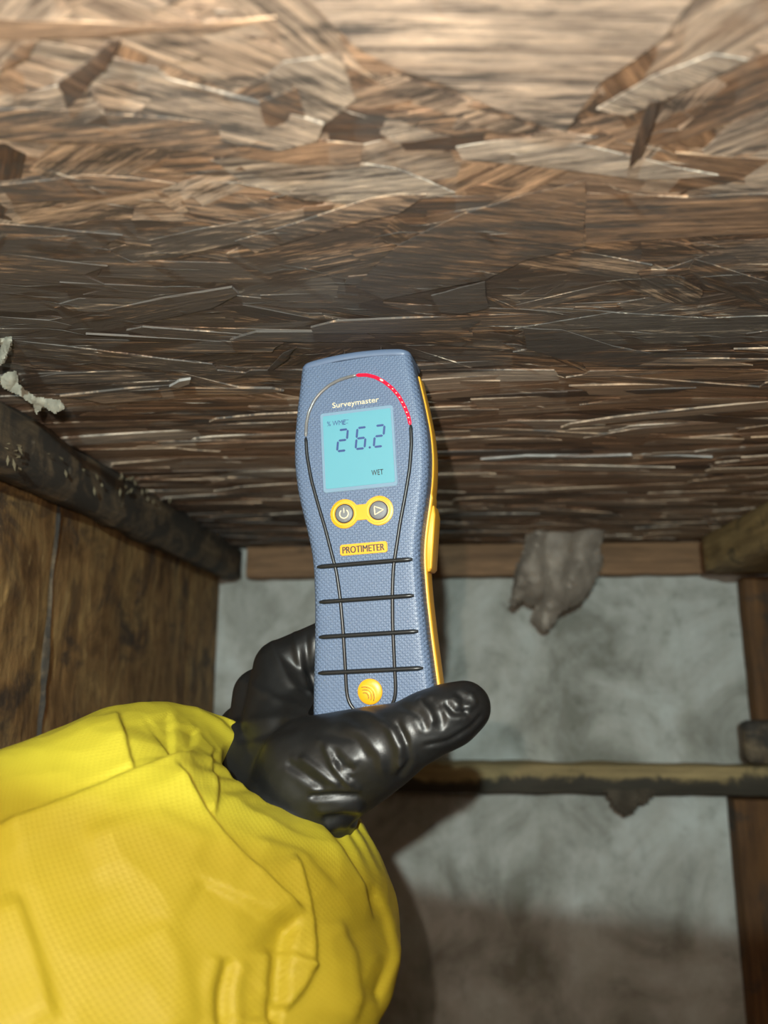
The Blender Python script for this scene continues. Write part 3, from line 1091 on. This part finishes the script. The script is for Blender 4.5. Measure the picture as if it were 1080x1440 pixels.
def plate(outline, n0, n1, name, mat, parent, bev=0.25):
    c = np.mean(np.array(outline), 0)
    ins = []
    P = np.array(outline)
    for p in P:
        d = p - c
        L_ = np.linalg.norm(d)
        ins.append(p - d / L_ * min(bev, 0.4 * L_))
    secs = [[(p[0], p[1], n0) for p in P], [(p[0], p[1], n1 - bev) for p in P], [(p[0], p[1], n1) for p in ins]]
    return loft(secs, name, mat, parent, True, 30)


def local(name, vs, fs, mat, parent):
    me = mesh(name, [np.array(v) * mm for v in vs], fs)
    return link(name, me, mat, parent)


bez = plate(rrect(-19.9, 19.6, -41.0, 1.8, 1.6), -0.6, 0.30, 'screen_bezel', BEZEL, meter)
scr = plate(rrect(-18.4, 18.3, -39.0, 0.0, 1.0), 0.1, 0.50, 'screen', SCREEN, meter, 0.1)


def hexseg(a, b, w):
    a, b = np.array(a, float), np.array(b, float)
    t = (b - a) / np.linalg.norm(b - a)
    n = np.array([-t[1], t[0]])
    return [a, a + t * w / 2 + n * w / 2, b - t * w / 2 + n * w / 2, b, b - t * w / 2 - n * w / 2, a + t * w / 2 - n * w / 2]


def digit(ch, bl, tr_, tl):
    """seven-segment digit from bottom-left, top-left and width"""
    bl, tl = np.array(bl), np.array(tl)
    up = tl - bl
    w = np.array([tr_, tr_ * 0.0])
    P = {'a': (tl, tl + w), 'g': (bl + up / 2, bl + up / 2 + w), 'd': (bl, bl + w), 'f': (bl + up / 2, tl), 'e': (bl, bl + up / 2), 'b': (bl + up / 2 + w, tl + w), 'c': (bl + w, bl + up / 2 + w)}
    on = {'2': 'abged', '6': 'acdefg'}[ch]
    for s in on:
        a, b = P[s]
        t = (b - a) / np.linalg.norm(b - a)
        h = hexseg(a + t * 0.25, b - t * 0.25, 1.15)
        n = len(h)
        vs = [(p[0], p[1], 0.58) for p in h] + [(p[0], p[1], 0.45) for p in h]
        fs = [tuple(range(n))] + [(k, n + k, n + (k + 1) % n, (k + 1) % n) for k in range(n)]
        o = local('digit_segment', vs, fs, SEGMENT, scr)


for ch, x0, x1, yt, yb_ in (('2', 474.5, 489.5, 605, 635), ('6', 500.5, 515.5, 602, 632), ('2', 526.0, 541.0, 599, 629)):
    bl = muv(x0, yb_)
    tl = muv(x0 + 2.6, yt + 0.4)
    wd = muv(x0 + 12.6, yb_)[0] - bl[0]
    digit(ch, bl, wd, tl)
pd = muv(520.3, 629.5)
plate([(pd[0] + 0.65 * math.cos(a), pd[1] + 0.65 * math.sin(a)) for a in np.linspace(0, 2 * math.pi, 9)[:-1]], 0.45, 0.58, 'decimal_point', SEGMENT, scr, 0.05)


def text(body, bl, br, height, n, mat, parent, name='lettering', bold=0.0, bulge=0.0, spacing=1.0):
    """raised lettering fitted between two face points (mm)"""
    cu = bpy.data.curves.new('t', 'FONT')
    cu.body = body
    cu.size = 1.0
    cu.offset = bold
    cu.space_character = spacing
    cu.resolution_u = 4
    ob = bpy.data.objects.new('t', cu)
    COL.objects.link(ob)
    dg = bpy.context.evaluated_depsgraph_get()
    me = bpy.data.meshes.new_from_object(ob.evaluated_get(dg))
    bpy.data.objects.remove(ob)
    bm = bmesh.new()
    bm.from_mesh(me)
    xs_ = [v.co.x for v in bm.verts]
    ys_ = [v.co.y for v in bm.verts]
    x0, x1 = min(xs_), max(xs_)
    capy = 0.729
    bl, br = np.array(bl), np.array(br)
    t = br - bl
    up = np.array([-t[1], t[0]]) / np.linalg.norm(t) * height
    for v in bm.verts:
        s = (v.co.x - x0) / (x1 - x0)
        q = bl + t * s + up * (v.co.y / capy)
        v.co = Vector((q[0] * mm, q[1] * mm, n * mm))
    ext = bmesh.ops.extrude_face_region(bm, geom=bm.faces[:])
    for v in [g_ for g_ in ext['geom'] if isinstance(g_, bmesh.types.BMVert)]:
        v.co.z -= 0.12 * mm
    bmesh.ops.recalc_face_normals(bm, faces=bm.faces)
    me2 = bpy.data.meshes.new(name)
    bm.to_mesh(me2)
    bm.free()
    bpy.data.meshes.remove(me)
    return link(name, me2, mat, parent)


a, b = muv(467.5, 574.0), muv(533, 565.0)
text('Surveymaster', a, b, 3.0, 0.12, CREAM, front, bold=0.008)
a, b = muv(460.5, 600.0), muv(486.5, 597.0)
text('% WME', a, b, 2.7, 0.58, SEGMENT, scr, 'lettering')
a, b = muv(523.0, 669.0), muv(539.5, 667.2)
text('WET', a, b, 2.9, 0.58, INK, scr, 'lettering', 0.01, 0, 1.1)
# little battery symbol beside the unit
c = muv(487.5, 594.5)
for (du, dv, w, h) in ((-1.2, 0.9, 1.6, 0.22), (-1.2, -0.9, 1.6, 0.22), (-1.9, 0, 0.22, 2.0), (0.2, 1.3, 2.2, 0.22), (0.3, -0.4, 1.2, 0.22)):
    plate(rrect(c[0] + du - w / 2, c[0] + du + w / 2, c[1] + dv - h / 2, c[1] + dv + h / 2, 0.08, 2), 0.45, 0.58, 'battery_symbol', SEGMENT, scr, 0.02)


# buttons on one orange figure-of-eight plate
def circle(c, r, n=36):
    return [(c[0] + r * math.cos(2 * math.pi * k / n), c[1] + r * math.sin(2 * math.pi * k / n)) for k in range(n)]


BC = [(-9.0, -52.8), (9.0, -52.8)]
out = []
for k in range(25):
    t = math.radians(32 + (360 - 64) * k / 24)
    out.append((BC[0][0] + 7.6 * math.cos(t), BC[0][1] + 7.6 * math.sin(t)))
for k in range(25):
    t = math.radians(180 + 32 + (360 - 64) * k / 24)
    out.append((BC[1][0] + 7.6 * math.cos(t), BC[1][1] + 7.6 * math.sin(t)))
bm = bmesh.new()
lay = []
for (sc_, n_) in ((1.0, -0.3), (1.0, 0.35), (0.96, 0.6)):
    lay.append([bm.verts.new(((p[0]) * (sc_ if abs(p[0]) > 1 else 1) * mm, (BC[0][1] + (p[1] - BC[0][1]) * sc_) * mm, n_ * mm)) for p in out])
n = len(out)
for i in range(2):
    for k in range(n):
        bm.faces.new((lay[i][k], lay[i][(k + 1) % n], lay[i + 1][(k + 1) % n], lay[i + 1][k]))
fcap = bm.faces.new(lay[2])
bmesh.ops.triangulate(bm, faces=[fcap])
bp = link('button_plate', bm_mesh('button_plate', bm, 30), ORANGE, meter)
PALE_ORANGE = plain('pale_orange_rim', (0.9, 0.52, 0.07), 0.4)
for c in BC:
    ring = [[(c[0] + (5.9 + 0.45 * math.cos(a)) * math.cos(t), c[1] + (5.9 + 0.45 * math.cos(a)) * math.sin(t), 0.6 + 0.45 * math.sin(a)) for a in np.linspace(0, 2 * math.pi, 9)[:-1]] for t in np.linspace(0, 2 * math.pi, 41)]
    loft(ring, 'button_ring', PALE_ORANGE, meter, False)
    secs = [[(p[0], p[1], z) for p in circle(c, r)] for r, z in ((5.0, 0.3), (5.0, 0.75), (4.6, 1.0), (4.2, 0.95))]
    dk = loft(secs[:2], 'button_gap', RUBBER, meter)
    secs = [[(p[0], p[1], z) for p in circle(c, r)] for r, z in ((4.5, 0.3), (4.5, 1.1), (4.1, 1.4), (2.0, 1.45))]
    bt = loft(secs, 'button', DARKGREY, meter)
    if c[0] < 0:
        arc_ = [(c[0] + 2.3 * math.cos(t), c[1] + 2.3 * math.sin(t) - 0.2, 1.45) for t in np.linspace(math.radians(125), math.radians(415), 26)]
        tube(arc_, 0.36, 'power_symbol', CREAM, bt, 8)
        tube([(c[0], c[1] + 0.2, 1.45), (c[0], c[1] + 1.5, 1.45), (c[0], c[1] + 2.9, 1.45)], 0.36, 'power_symbol', CREAM, bt, 8)
    else:
        tri = [(c[0] - 1.9, c[1] + 2.2), (c[0] + 2.8, c[1]), (c[0] - 1.9, c[1] - 2.2)]
        for k in range(3):
            p, q = tri[k], tri[(k + 1) % 3]
            tube([(p[0], p[1], 1.45), ((p[0] + q[0]) / 2, (p[1] + q[1]) / 2, 1.45), (q[0], q[1], 1.45)], 0.38, 'arrow_symbol', CREAM, bt, 8)

# badge
bd = plate(rrect(-12.4, 12.4, -74.3, -68.6, 1.4), -0.2, 0.55, 'name_badge', ORANGE, meter, 0.3)
for du, dz in ((-0.13, 0.0), (0.0, 0.02), (0.13, 0.01)):
    text('PROTIMETER', (-10.9 + du, -73.2), (10.9 + du, -73.2), 3.6, 0.72 + dz, INK, bd)
# orange knob with raised waves at the lower end
kc = (-0.4, -142.0)
secs = [[(p[0], p[1], z) for p in circle(kc, r)] for r, z in ((6.2, -0.4), (6.2, 0.7), (5.7, 1.15), (3.0, 1.3))]
kn = loft(secs, 'round_emblem', ORANGE, meter)
for r in (2.2, 3.6, 5.0):
    o = tube([(kc[0] - 2.2 + r * math.cos(t), kc[1] - 2.0 + r * math.sin(t), 1.35) for t in np.linspace(math.radians(-25), math.radians(105), 16)], lambda s, r=r: 0.18 + 0.45 * math.sin(math.pi * s), 'emblem_wave', PALE_ORANGE if r != 3.6 else YELLOW, kn, 8, 0.8)
    o = tube([(kc[0] - 2.9 + r * math.cos(t), kc[1] - 2.6 + r * math.sin(t), 1.25) for t in np.linspace(math.radians(-25), math.radians(105), 16)], 0.16, 'emblem_wave', INK, kn, 6)
# pins pushed up into the board
for u in (-7.4, 13.0):
    v0 = 30.2 + 2.6 * (1 - (u / 30) ** 2)
    nn = -9.0
    for (r, va, vb, mat_, nm) in ((1.7, v0 - 1, v0 + 2.0, RUBBER, 'pin_collar'), (0.75, v0 + 1, 42.2, STEEL, 'pin')):
        secs = [[(u + r * k_ * math.cos(t), v, nn + r * k_ * math.sin(t)) for t in np.linspace(0, 2 * math.pi, 17)[:-1]] for v, k_ in ((va, 1), (vb - 1, 1), (vb, 0.35 if nm == 'pin' else 0.85))]
        loft(secs, nm, mat_, meter)

# ------------------------------------------------------------------ gloved hand
person = empty('person', tuple(at_depth(230, 1300, 0.30)))
tag(person, 'person reaching in, black gloved left hand and yellow coverall sleeve holding the meter', 'person')
PINV = Matrix.Translation(-Vector(person.location))


def capsule(bm, a, ra, b, rb_):
    t = bmesh.new()
    for p, r in ((a, ra), (b, rb_)):
        bmesh.ops.create_icosphere(t, subdivisions=3, radius=r, matrix=Matrix.Translation(Vector(p)))
    res_ = bmesh.ops.convex_hull(t, input=t.verts[:])
    junk = [e for e in res_['geom_interior'] if isinstance(e, bmesh.types.BMVert)]
    bmesh.ops.delete(t, geom=junk, context='VERTS')
    tmp = bpy.data.meshes.new('tmp')
    t.to_mesh(tmp)
    t.free()
    bm.from_mesh(tmp)
    bpy.data.meshes.remove(tmp)


def J(px, py, d, r):
    return (at_depth(px, py, d), r * mm)


def JM(u, v, n, r):
    """joint given in the meter's own frame"""
    return (MT + (MX * u + MY * v + MN * n) * mm, r * mm)


chains = [
    # forearm and wrist inside the sleeve
    [J(300, 1330, 0.34, 38), J(392, 1185, 0.372, 31), J(425, 1130, 0.378, 29), J(440, 1092, 0.378, 29)],
    # thumb across the front
    [J(440, 1092, 0.376, 29), J(528, 1055, 0.361, 20.8), J(570, 1036, 0.354, 15.8), J(602, 1018, 0.353, 15.6), J(630, 1007, 0.354, 15.0), J(653, 995, 0.356, 12.6)],
    # palm and back of the hand
    [J(425, 1120, 0.385, 29), J(396, 1010, 0.415, 21), J(396, 940, 0.432, 16.5)],
    [J(420, 1130, 0.395, 29), J(372, 1040, 0.425, 21), J(366, 978, 0.438, 16)],
    [J(420, 1140, 0.40, 27), J(345, 1075, 0.42, 22), J(346, 1030, 0.44, 17)],
    [J(420, 1150, 0.40, 26), J(365, 1110, 0.44, 18), J(355, 1070, 0.46, 13)],
    [J(400, 1140, 0.385, 30), J(335, 1066, 0.41, 19)],
    [J(470, 1080, 0.376, 24), J(410, 1000, 0.412, 14), J(402, 955, 0.425, 14)],
    # four fingers round the back of the meter
    [J(396, 940, 0.432, 16), JM(-26, -112, -44, 11.5), JM(-4, -108, -49, 10.5), JM(11, -112, -47, 9.5), JM(16, -116, -45, 8.5)],
    [J(366, 978, 0.438, 16), JM(-30, -132, -48, 11.5), JM(-4, -131, -49, 10.8), JM(11, -134, -47, 9.8), JM(16, -137, -45, 8.8)],
    [J(346, 1030, 0.44, 16), JM(-32, -152, -50, 11), JM(-6, -153, -49, 10.2), JM(13, -154, -47, 9.2), JM(19, -156, -45, 8.4)],
    [J(355, 1070, 0.46, 13), JM(-32, -171, -50, 9.8), JM(-8, -173, -49, 9.0), JM(6, -174, -46, 8.2), JM(11, -174, -44, 7.4)],
]
bm = bmesh.new()
for ch in chains:
    for (a, ra), (b, rb_) in zip(ch[:-1], ch[1:]):
        capsule(bm, a, ra, b, rb_)
me = bpy.data.meshes.new('glove_raw')
bm.to_mesh(me)
bm.free()
tmp = bpy.data.objects.new('glove_raw', me)
COL.objects.link(tmp)
rm = tmp.modifiers.new('r', 'REMESH')
rm.mode = 'VOXEL'
rm.voxel_size = 0.0011
smo = tmp.modifiers.new('s', 'SMOOTH')
smo.factor = 0.5
smo.iterations = 22
dg = bpy.context.evaluated_depsgraph_get()
gme = bpy.data.meshes.new_from_object(tmp.evaluated_get(dg))
bpy.data.objects.remove(tmp)
gme.name = 'glove'


def get_co(me):
    a = np.empty(len(me.vertices) * 3)
    me.vertices.foreach_get('co', a)
    n_ = np.empty(len(me.vertices) * 3)
    me.vertices.foreach_get('normal', n_)
    return a.reshape(-1, 3), n_.reshape(-1, 3)


def seg_dist(px, py, line):
    """signed distance to a pixel polyline and position along it (0..1)"""
    best = np.full(px.shape, 1e9)
    sg = np.zeros(px.shape)
    tt = np.zeros(px.shape)
    P = np.array(line, float)
    ln = np.concatenate([[0], np.cumsum(np.linalg.norm(np.diff(P, axis=0), axis=1))])
    for k in range(len(P) - 1):
        a, b = P[k], P[k + 1]
        d = b - a
        L2 = d @ d
        t = np.clip(((px - a[0]) * d[0] + (py - a[1]) * d[1]) / L2, 0, 1)
        qx, qy = a[0] + t * d[0], a[1] + t * d[1]
        ds = np.hypot(px - qx, py - qy)
        cr = d[0] * (py - a[1]) - d[1] * (px - a[0])
        u = ds < best
        best = np.where(u, ds, best)
        sg = np.where(u, np.sign(cr), sg)
        tt = np.where(u, (ln[k] + t * math.sqrt(L2)) / ln[-1], tt)
    return best * sg, tt


def fold(px, py, fmask, line, kind, w, amp, fall=30.0, grow=1.0):
    """height (mm) of one fold: ridge, crease (valley) or lip (one side raised, falling off)"""
    line = resample(line, max(8, len(line) * 6))
    w *= grow
    d, t = seg_dist(px, py, line)
    end = np.clip(np.minimum(t, 1 - t) * 7, 0, 1)
    end = end * end * (3 - 2 * end)
    if kind == 'ridge':
        h = np.exp(-(d / w) ** 2)
    elif kind == 'crease':
        h = -np.exp(-(d / w) ** 2) + 0.45 * np.exp(-((np.abs(d) - 2 * w) / (1.3 * w)) ** 2)
    else:
        h = 0.5 * (1 + np.tanh(d / w)) * np.exp(-np.maximum(d, 0) / fall)
    return amp * h * end * fmask


co, no = get_co(gme)
px, py, dd = project(co)
view = (CAM - co)
view /= np.linalg.norm(view, axis=1)[:, None]
fm = np.clip((no * view).sum(1) * 2.5, 0, 1)
h = np.zeros(len(co))
near_thumb = (dd < 0.415)
G = [
    # fan of stretched folds out of the crook of the thumb
    ([(436, 990), (405, 955), (385, 915), (378, 880)], 'ridge', 5, 1.2),
    ([(440, 985), (424, 945), (415, 900), (412, 868)], 'ridge', 4, 1.1),
    ([(438, 1000), (390, 985), (345, 960), (325, 950)], 'ridge', 5, 0.9),
    ([(430, 1008), (380, 1010), (330, 1018), (295, 1030)], 'ridge', 6, 1.1),
    ([(425, 1020), (375, 1032), (330, 1042)], 'crease', 5, 0.8),
    ([(440, 975), (432, 930), (430, 885)], 'crease', 3.5, 0.9),
    # thumb ball
    ([(470, 998), (520, 1005), (548, 1025), (562, 1055), (556, 1090)], 'ridge', 4.5, 1.3),
    ([(480, 1015), (515, 1032), (535, 1062), (540, 1095)], 'ridge', 5, 0.9),
    ([(555, 1010), (570, 1040), (574, 1070), (558, 1098)], 'crease', 3.5, 1.2),
    ([(560, 1080), (572, 1066), (566, 1042)], 'ridge', 4, 1.2),
    ([(455, 1045), (470, 1075), (490, 1100), (500, 1108)], 'ridge', 4.0, 1.5),
    ([(468, 1062), (485, 1078), (500, 1085)], 'crease', 3.5, 1.1),
    ([(420, 1062), (445, 1080), (470, 1100), (482, 1104)], 'ridge', 4.0, 1.4),
    ([(400, 1070), (430, 1090), (462, 1112)], 'crease', 4, 1.0),
    ([(476, 1068), (480, 1085), (496, 1096)], 'crease', 3, 1.0),
    ([(440, 1040), (480, 1052), (505, 1075)], 'ridge', 4, 0.9),
    ([(452, 1030), (500, 1040), (520, 1070)], 'crease', 4, 0.6),
    # thumb tip
    ([(604, 975), (622, 995), (626, 1018), (618, 1030)], 'lip', 2.5, -1.6, 16),
    ([(585, 980), (604, 1000), (612, 1020)], 'ridge', 3.5, 1.3),
    ([(624, 985), (640, 1002), (660, 1000)], 'crease', 3.5, 1.3),
    ([(660, 972), (668, 988), (655, 998)], 'ridge', 3.5, 1.1),
    ([(640, 972), (652, 982), (650, 996)], 'crease', 3.0, 0.8),
    ([(560, 990), (590, 1005), (602, 1030)], 'crease', 3.5, 0.8),
    ([(590, 1050), (630, 1042), (662, 1022), (682, 1000)], 'crease', 2.2, 0.7),
    # cuff of the glove
    ([(430, 1120), (470, 1118), (512, 1120)], 'crease', 3.5, 1.6),
    ([(440, 1140), (480, 1134), (515, 1136)], 'ridge', 4.5, 1.6),
    ([(450, 1152), (480, 1148), (510, 1150)], 'crease', 3.5, 1.3),
    ([(455, 1165), (480, 1160), (505, 1162)], 'ridge', 4.5, 1.4),
]
for gq in G:
    h += fold(px, py, fm, *gq, grow=1.3)
cr_ = np.array([noise.noise(Vector(p) * 70) * 0.55 + noise.noise(Vector(p) * 160) * 0.22 for p in co])
h = h * 0.95 + cr_ * 0.4
co2 = co + no * (h * mm)[:, None]
gme.vertices.foreach_set('co', co2.ravel())
gme.polygons.foreach_set('use_smooth', [True] * len(gme.polygons))
gme.update()
# hollow out the space the meter takes up, so that the glove closes on it
cut = loft([section(hw(v) + 1.8 - dw, -37.2 + dw, 2.3 - dw, 4.5, v, 14, 8.0, False) for v, dw in [(-163.2, 3.0), (-160, 0)] + [(v, 0) for v in np.linspace(-155, 20, 40)]], 'cut', None, None)
cut.matrix_world = MM
tmp = link('glove_tmp', gme)
bo = tmp.modifiers.new('b', 'BOOLEAN')
bo.operation = 'DIFFERENCE'
bo.solver = 'EXACT'
bo.object = cut
bpy.context.view_layer.update()
gm2 = bpy.data.meshes.new_from_object(tmp.evaluated_get(bpy.context.evaluated_depsgraph_get()))
bpy.data.objects.remove(tmp)
bpy.data.objects.remove(cut)
bpy.data.meshes.remove(gme)
gme = gm2
gme.name = 'glove'
gme.materials.clear()
gme.polygons.foreach_set('use_smooth', [True] * len(gme.polygons))
gme.set_sharp_from_angle(angle=math.radians(60))
gme.transform(PINV)
glove = link('glove', gme, GLOVE, person)
glove['label'] = 'shiny black nitrile glove on the left hand'

# ------------------------------------------------------------------ yellow sleeve
# the two edges of the sleeve (left, right), distance, and half thickness toward the lens
CH = [((-620, 1720), (160, 2420), 0.17, 0.060), ((-330, 1330), (330, 1860), 0.235, 0.068), ((-150, 1130), (450, 1580), 0.292, 0.070), ((0, 1055), (531, 1420), 0.325, 0.070), ((60, 1030), (555, 1375), 0.338, 0.068),
      ((128, 1004), (566, 1322), 0.350, 0.064), ((185, 995), (558, 1285), 0.359, 0.060), ((232, 1001), (538, 1235), 0.366, 0.054), ((272, 1018), (512, 1180), 0.373, 0.046),
      ((304, 1040), (496, 1158), 0.379, 0.038), ((330, 1058), (486, 1146), 0.384, 0.030)]
NA, NR = 400, 340
rows = []
for (l, r, d, b) in CH:
    p, q = (np.array([(t[0] - CX) / FPX * d, -(t[1] - CY) / FPX * d]) for t in (l, r))
    rows.append([*((p + q) / 2), d, *((q - p) / 2), b])
A_ = np.array(rows)
tpar = np.concatenate([[0], np.cumsum(np.linalg.norm(np.diff(A_[:, :3], axis=0), axis=1) + 0.004)])
tq = np.concatenate([np.linspace(0, tpar[1], 30)[:-1], np.linspace(tpar[1], tpar[-1], NA - 29)])
sec = np.stack([np.interp(tq, tpar, A_[:, k]) for k in range(6)], 1)
for _ in range(40):
    sec[1:-1] = 0.25 * sec[:-2] + 0.5 * sec[1:-1] + 0.25 * sec[2:]
th = np.linspace(0, 2 * np.pi, NR, endpoint=False)
pts = np.zeros((NA, NR, 3))
uvs = np.zeros((NA, NR, 2))
for i in range(NA):
    x, y, d, hx, hy, b = sec[i]
    c_, s_ = np.cos(th), np.sin(th)
    s2 = np.sign(s_) * np.abs(s_) ** 0.85
    pts[i, :, 0] = x + hx * c_
    pts[i, :, 1] = y + hy * c_
    pts[i, :, 2] = d - b * s2
    uvs[i, :, 0] = tq[i]
    uvs[i, :, 1] = th * 0.085
co = CAM + (pts.reshape(-1, 3) * np.array([1, 1, -1])) @ C2W.T
fs = []
for i in range(NA - 1):
    for k in range(NR):
        a, b = i * NR + k, i * NR + (k + 1) % NR
        fs.append((a, b, b + NR, a + NR))
sme = mesh('sleeve', co, fs)
co, no = get_co(sme)
axis_c = CAM + (np.repeat(sec[:, :3], NR, axis=0) * np.array([1, 1, -1])) @ C2W.T
flip = ((co - axis_c) * no).sum(1) < 0
if flip.mean() > 0.5:
    no = -no
px, py, dd = project(co)
view = CAM - co
view /= np.linalg.norm(view, axis=1)[:, None]
fm = np.clip((no * view).sum(1) * 2.2, 0, 1) * (dd > 0.05)
h = np.zeros(len(co))
S = [
    ([(-20, 1172), (80, 1135), (180, 1090), (245, 1066), (278, 1050)], 'lip', 4, 6.0, 70),
    ([(164, 996), (176, 1040), (190, 1088)], 'lip', 3.5, 3.5, 40),
    ([(238, 998), (246, 1036), (250, 1066)], 'lip', 3, -3.5, 30),
    ([(280, 1020), (276, 1045), (250, 1068)], 'lip', 3, -4.5, 26),
    ([(235, 1075), (262, 1115), (298, 1162), (340, 1210), (390, 1262), (424, 1294)], 'lip', 3.5, 5.5, 75),
    ([(303, 1046), (297, 1070), (309, 1106), (299, 1152)], 'lip', 2.5, 3.2, 22),
    ([(345, 1052), (400, 1100), (450, 1160), (500, 1230), (538, 1300)], 'lip', 4, 5.0, 70),
    ([(425, 1092), (446, 1128), (454, 1162)], 'lip', 2.5, 2.6, 20),
    ([(408, 1200), (420, 1240), (434, 1300), (440, 1372)], 'lip', 3, 4.0, 30),
    ([(415, 1290), (400, 1340), (396, 1410), (392, 1450)], 'lip', 3, -6.0, 34),
    ([(442, 1352), (425, 1390), (398, 1424)], 'lip', 3, 4.0, 30),
    ([(270, 1236), (330, 1270), (380, 1300), (412, 1297)], 'lip', 5, -3.0, 40),
    ([(322, 1345), (312, 1390), (316, 1450)], 'crease', 9, 2.8),
    ([(20, 1250), (50, 1330), (82, 1440)], 'lip', 7, 2.4, 60),
    ([(380, 1330), (376, 1390), (384, 1450)], 'lip', 4, 3.5, 26),
    ([(225, 1290), (255, 1350), (285, 1450)], 'lip', 12, 2.0, 60),
    ([(110, 1180), (220, 1150), (300, 1190)], 'lip', 10, 1.8, 60),
    ([(522, 1235), (549, 1290), (558, 1345), (532, 1420)], 'lip', 3.5, -4.0, 40),
    ([(470, 1290), (500, 1340), (505, 1400), (490, 1450)], 'lip', 8, 3.0, 50),
    ([(350, 1180), (420, 1200), (470, 1260)], 'lip', 6, 1.8, 40),
]
for sq in S:
    h += fold(px, py, fm, *sq)
loc = (co - axis_c)
for i in range(len(co)):
    p = Vector(co[i])
    h[i] += 2.6 * noise.noise(p * 15) - 2.2 * (abs(noise.noise(p * 26 + Vector((3, 1, 2)))) - 0.25) - 0.7 * abs(noise.noise(p * 62))
# gathers where the elastic draws the cuff in
gather = np.clip((np.repeat(tq, NR) - tpar[7]) / (tpar[-1] - tpar[7]), 0, 1)
ang = np.tile(th, NA)
h += gather * (1 - gather) * 2.4 * np.sin(ang * 15 + 2.5 * np.sin(ang * 3)) - 9.0 * np.clip((gather - 0.8) / 0.2, 0, 1) ** 2
co2 = co + no * (h * mm)[:, None]
sme.vertices.foreach_set('co', co2.ravel())
ul = sme.uv_layers.new(name='UVMap')
vi = np.empty(len(sme.loops), int)
sme.loops.foreach_get('vertex_index', vi)
ul.data.foreach_set('uv', uvs.reshape(-1, 2)[vi].ravel())
bm = bmesh.new()
bm.from_mesh(sme)
bmesh.ops.recalc_face_normals(bm, faces=bm.faces)
bm.to_mesh(sme)
bm.free()
sme.polygons.foreach_set('use_smooth', [True] * len(sme.polygons))
sme.transform(PINV)
sleeve = link('sleeve', sme, FABRIC, person)
sleeve['label'] = 'yellow embossed coverall sleeve'
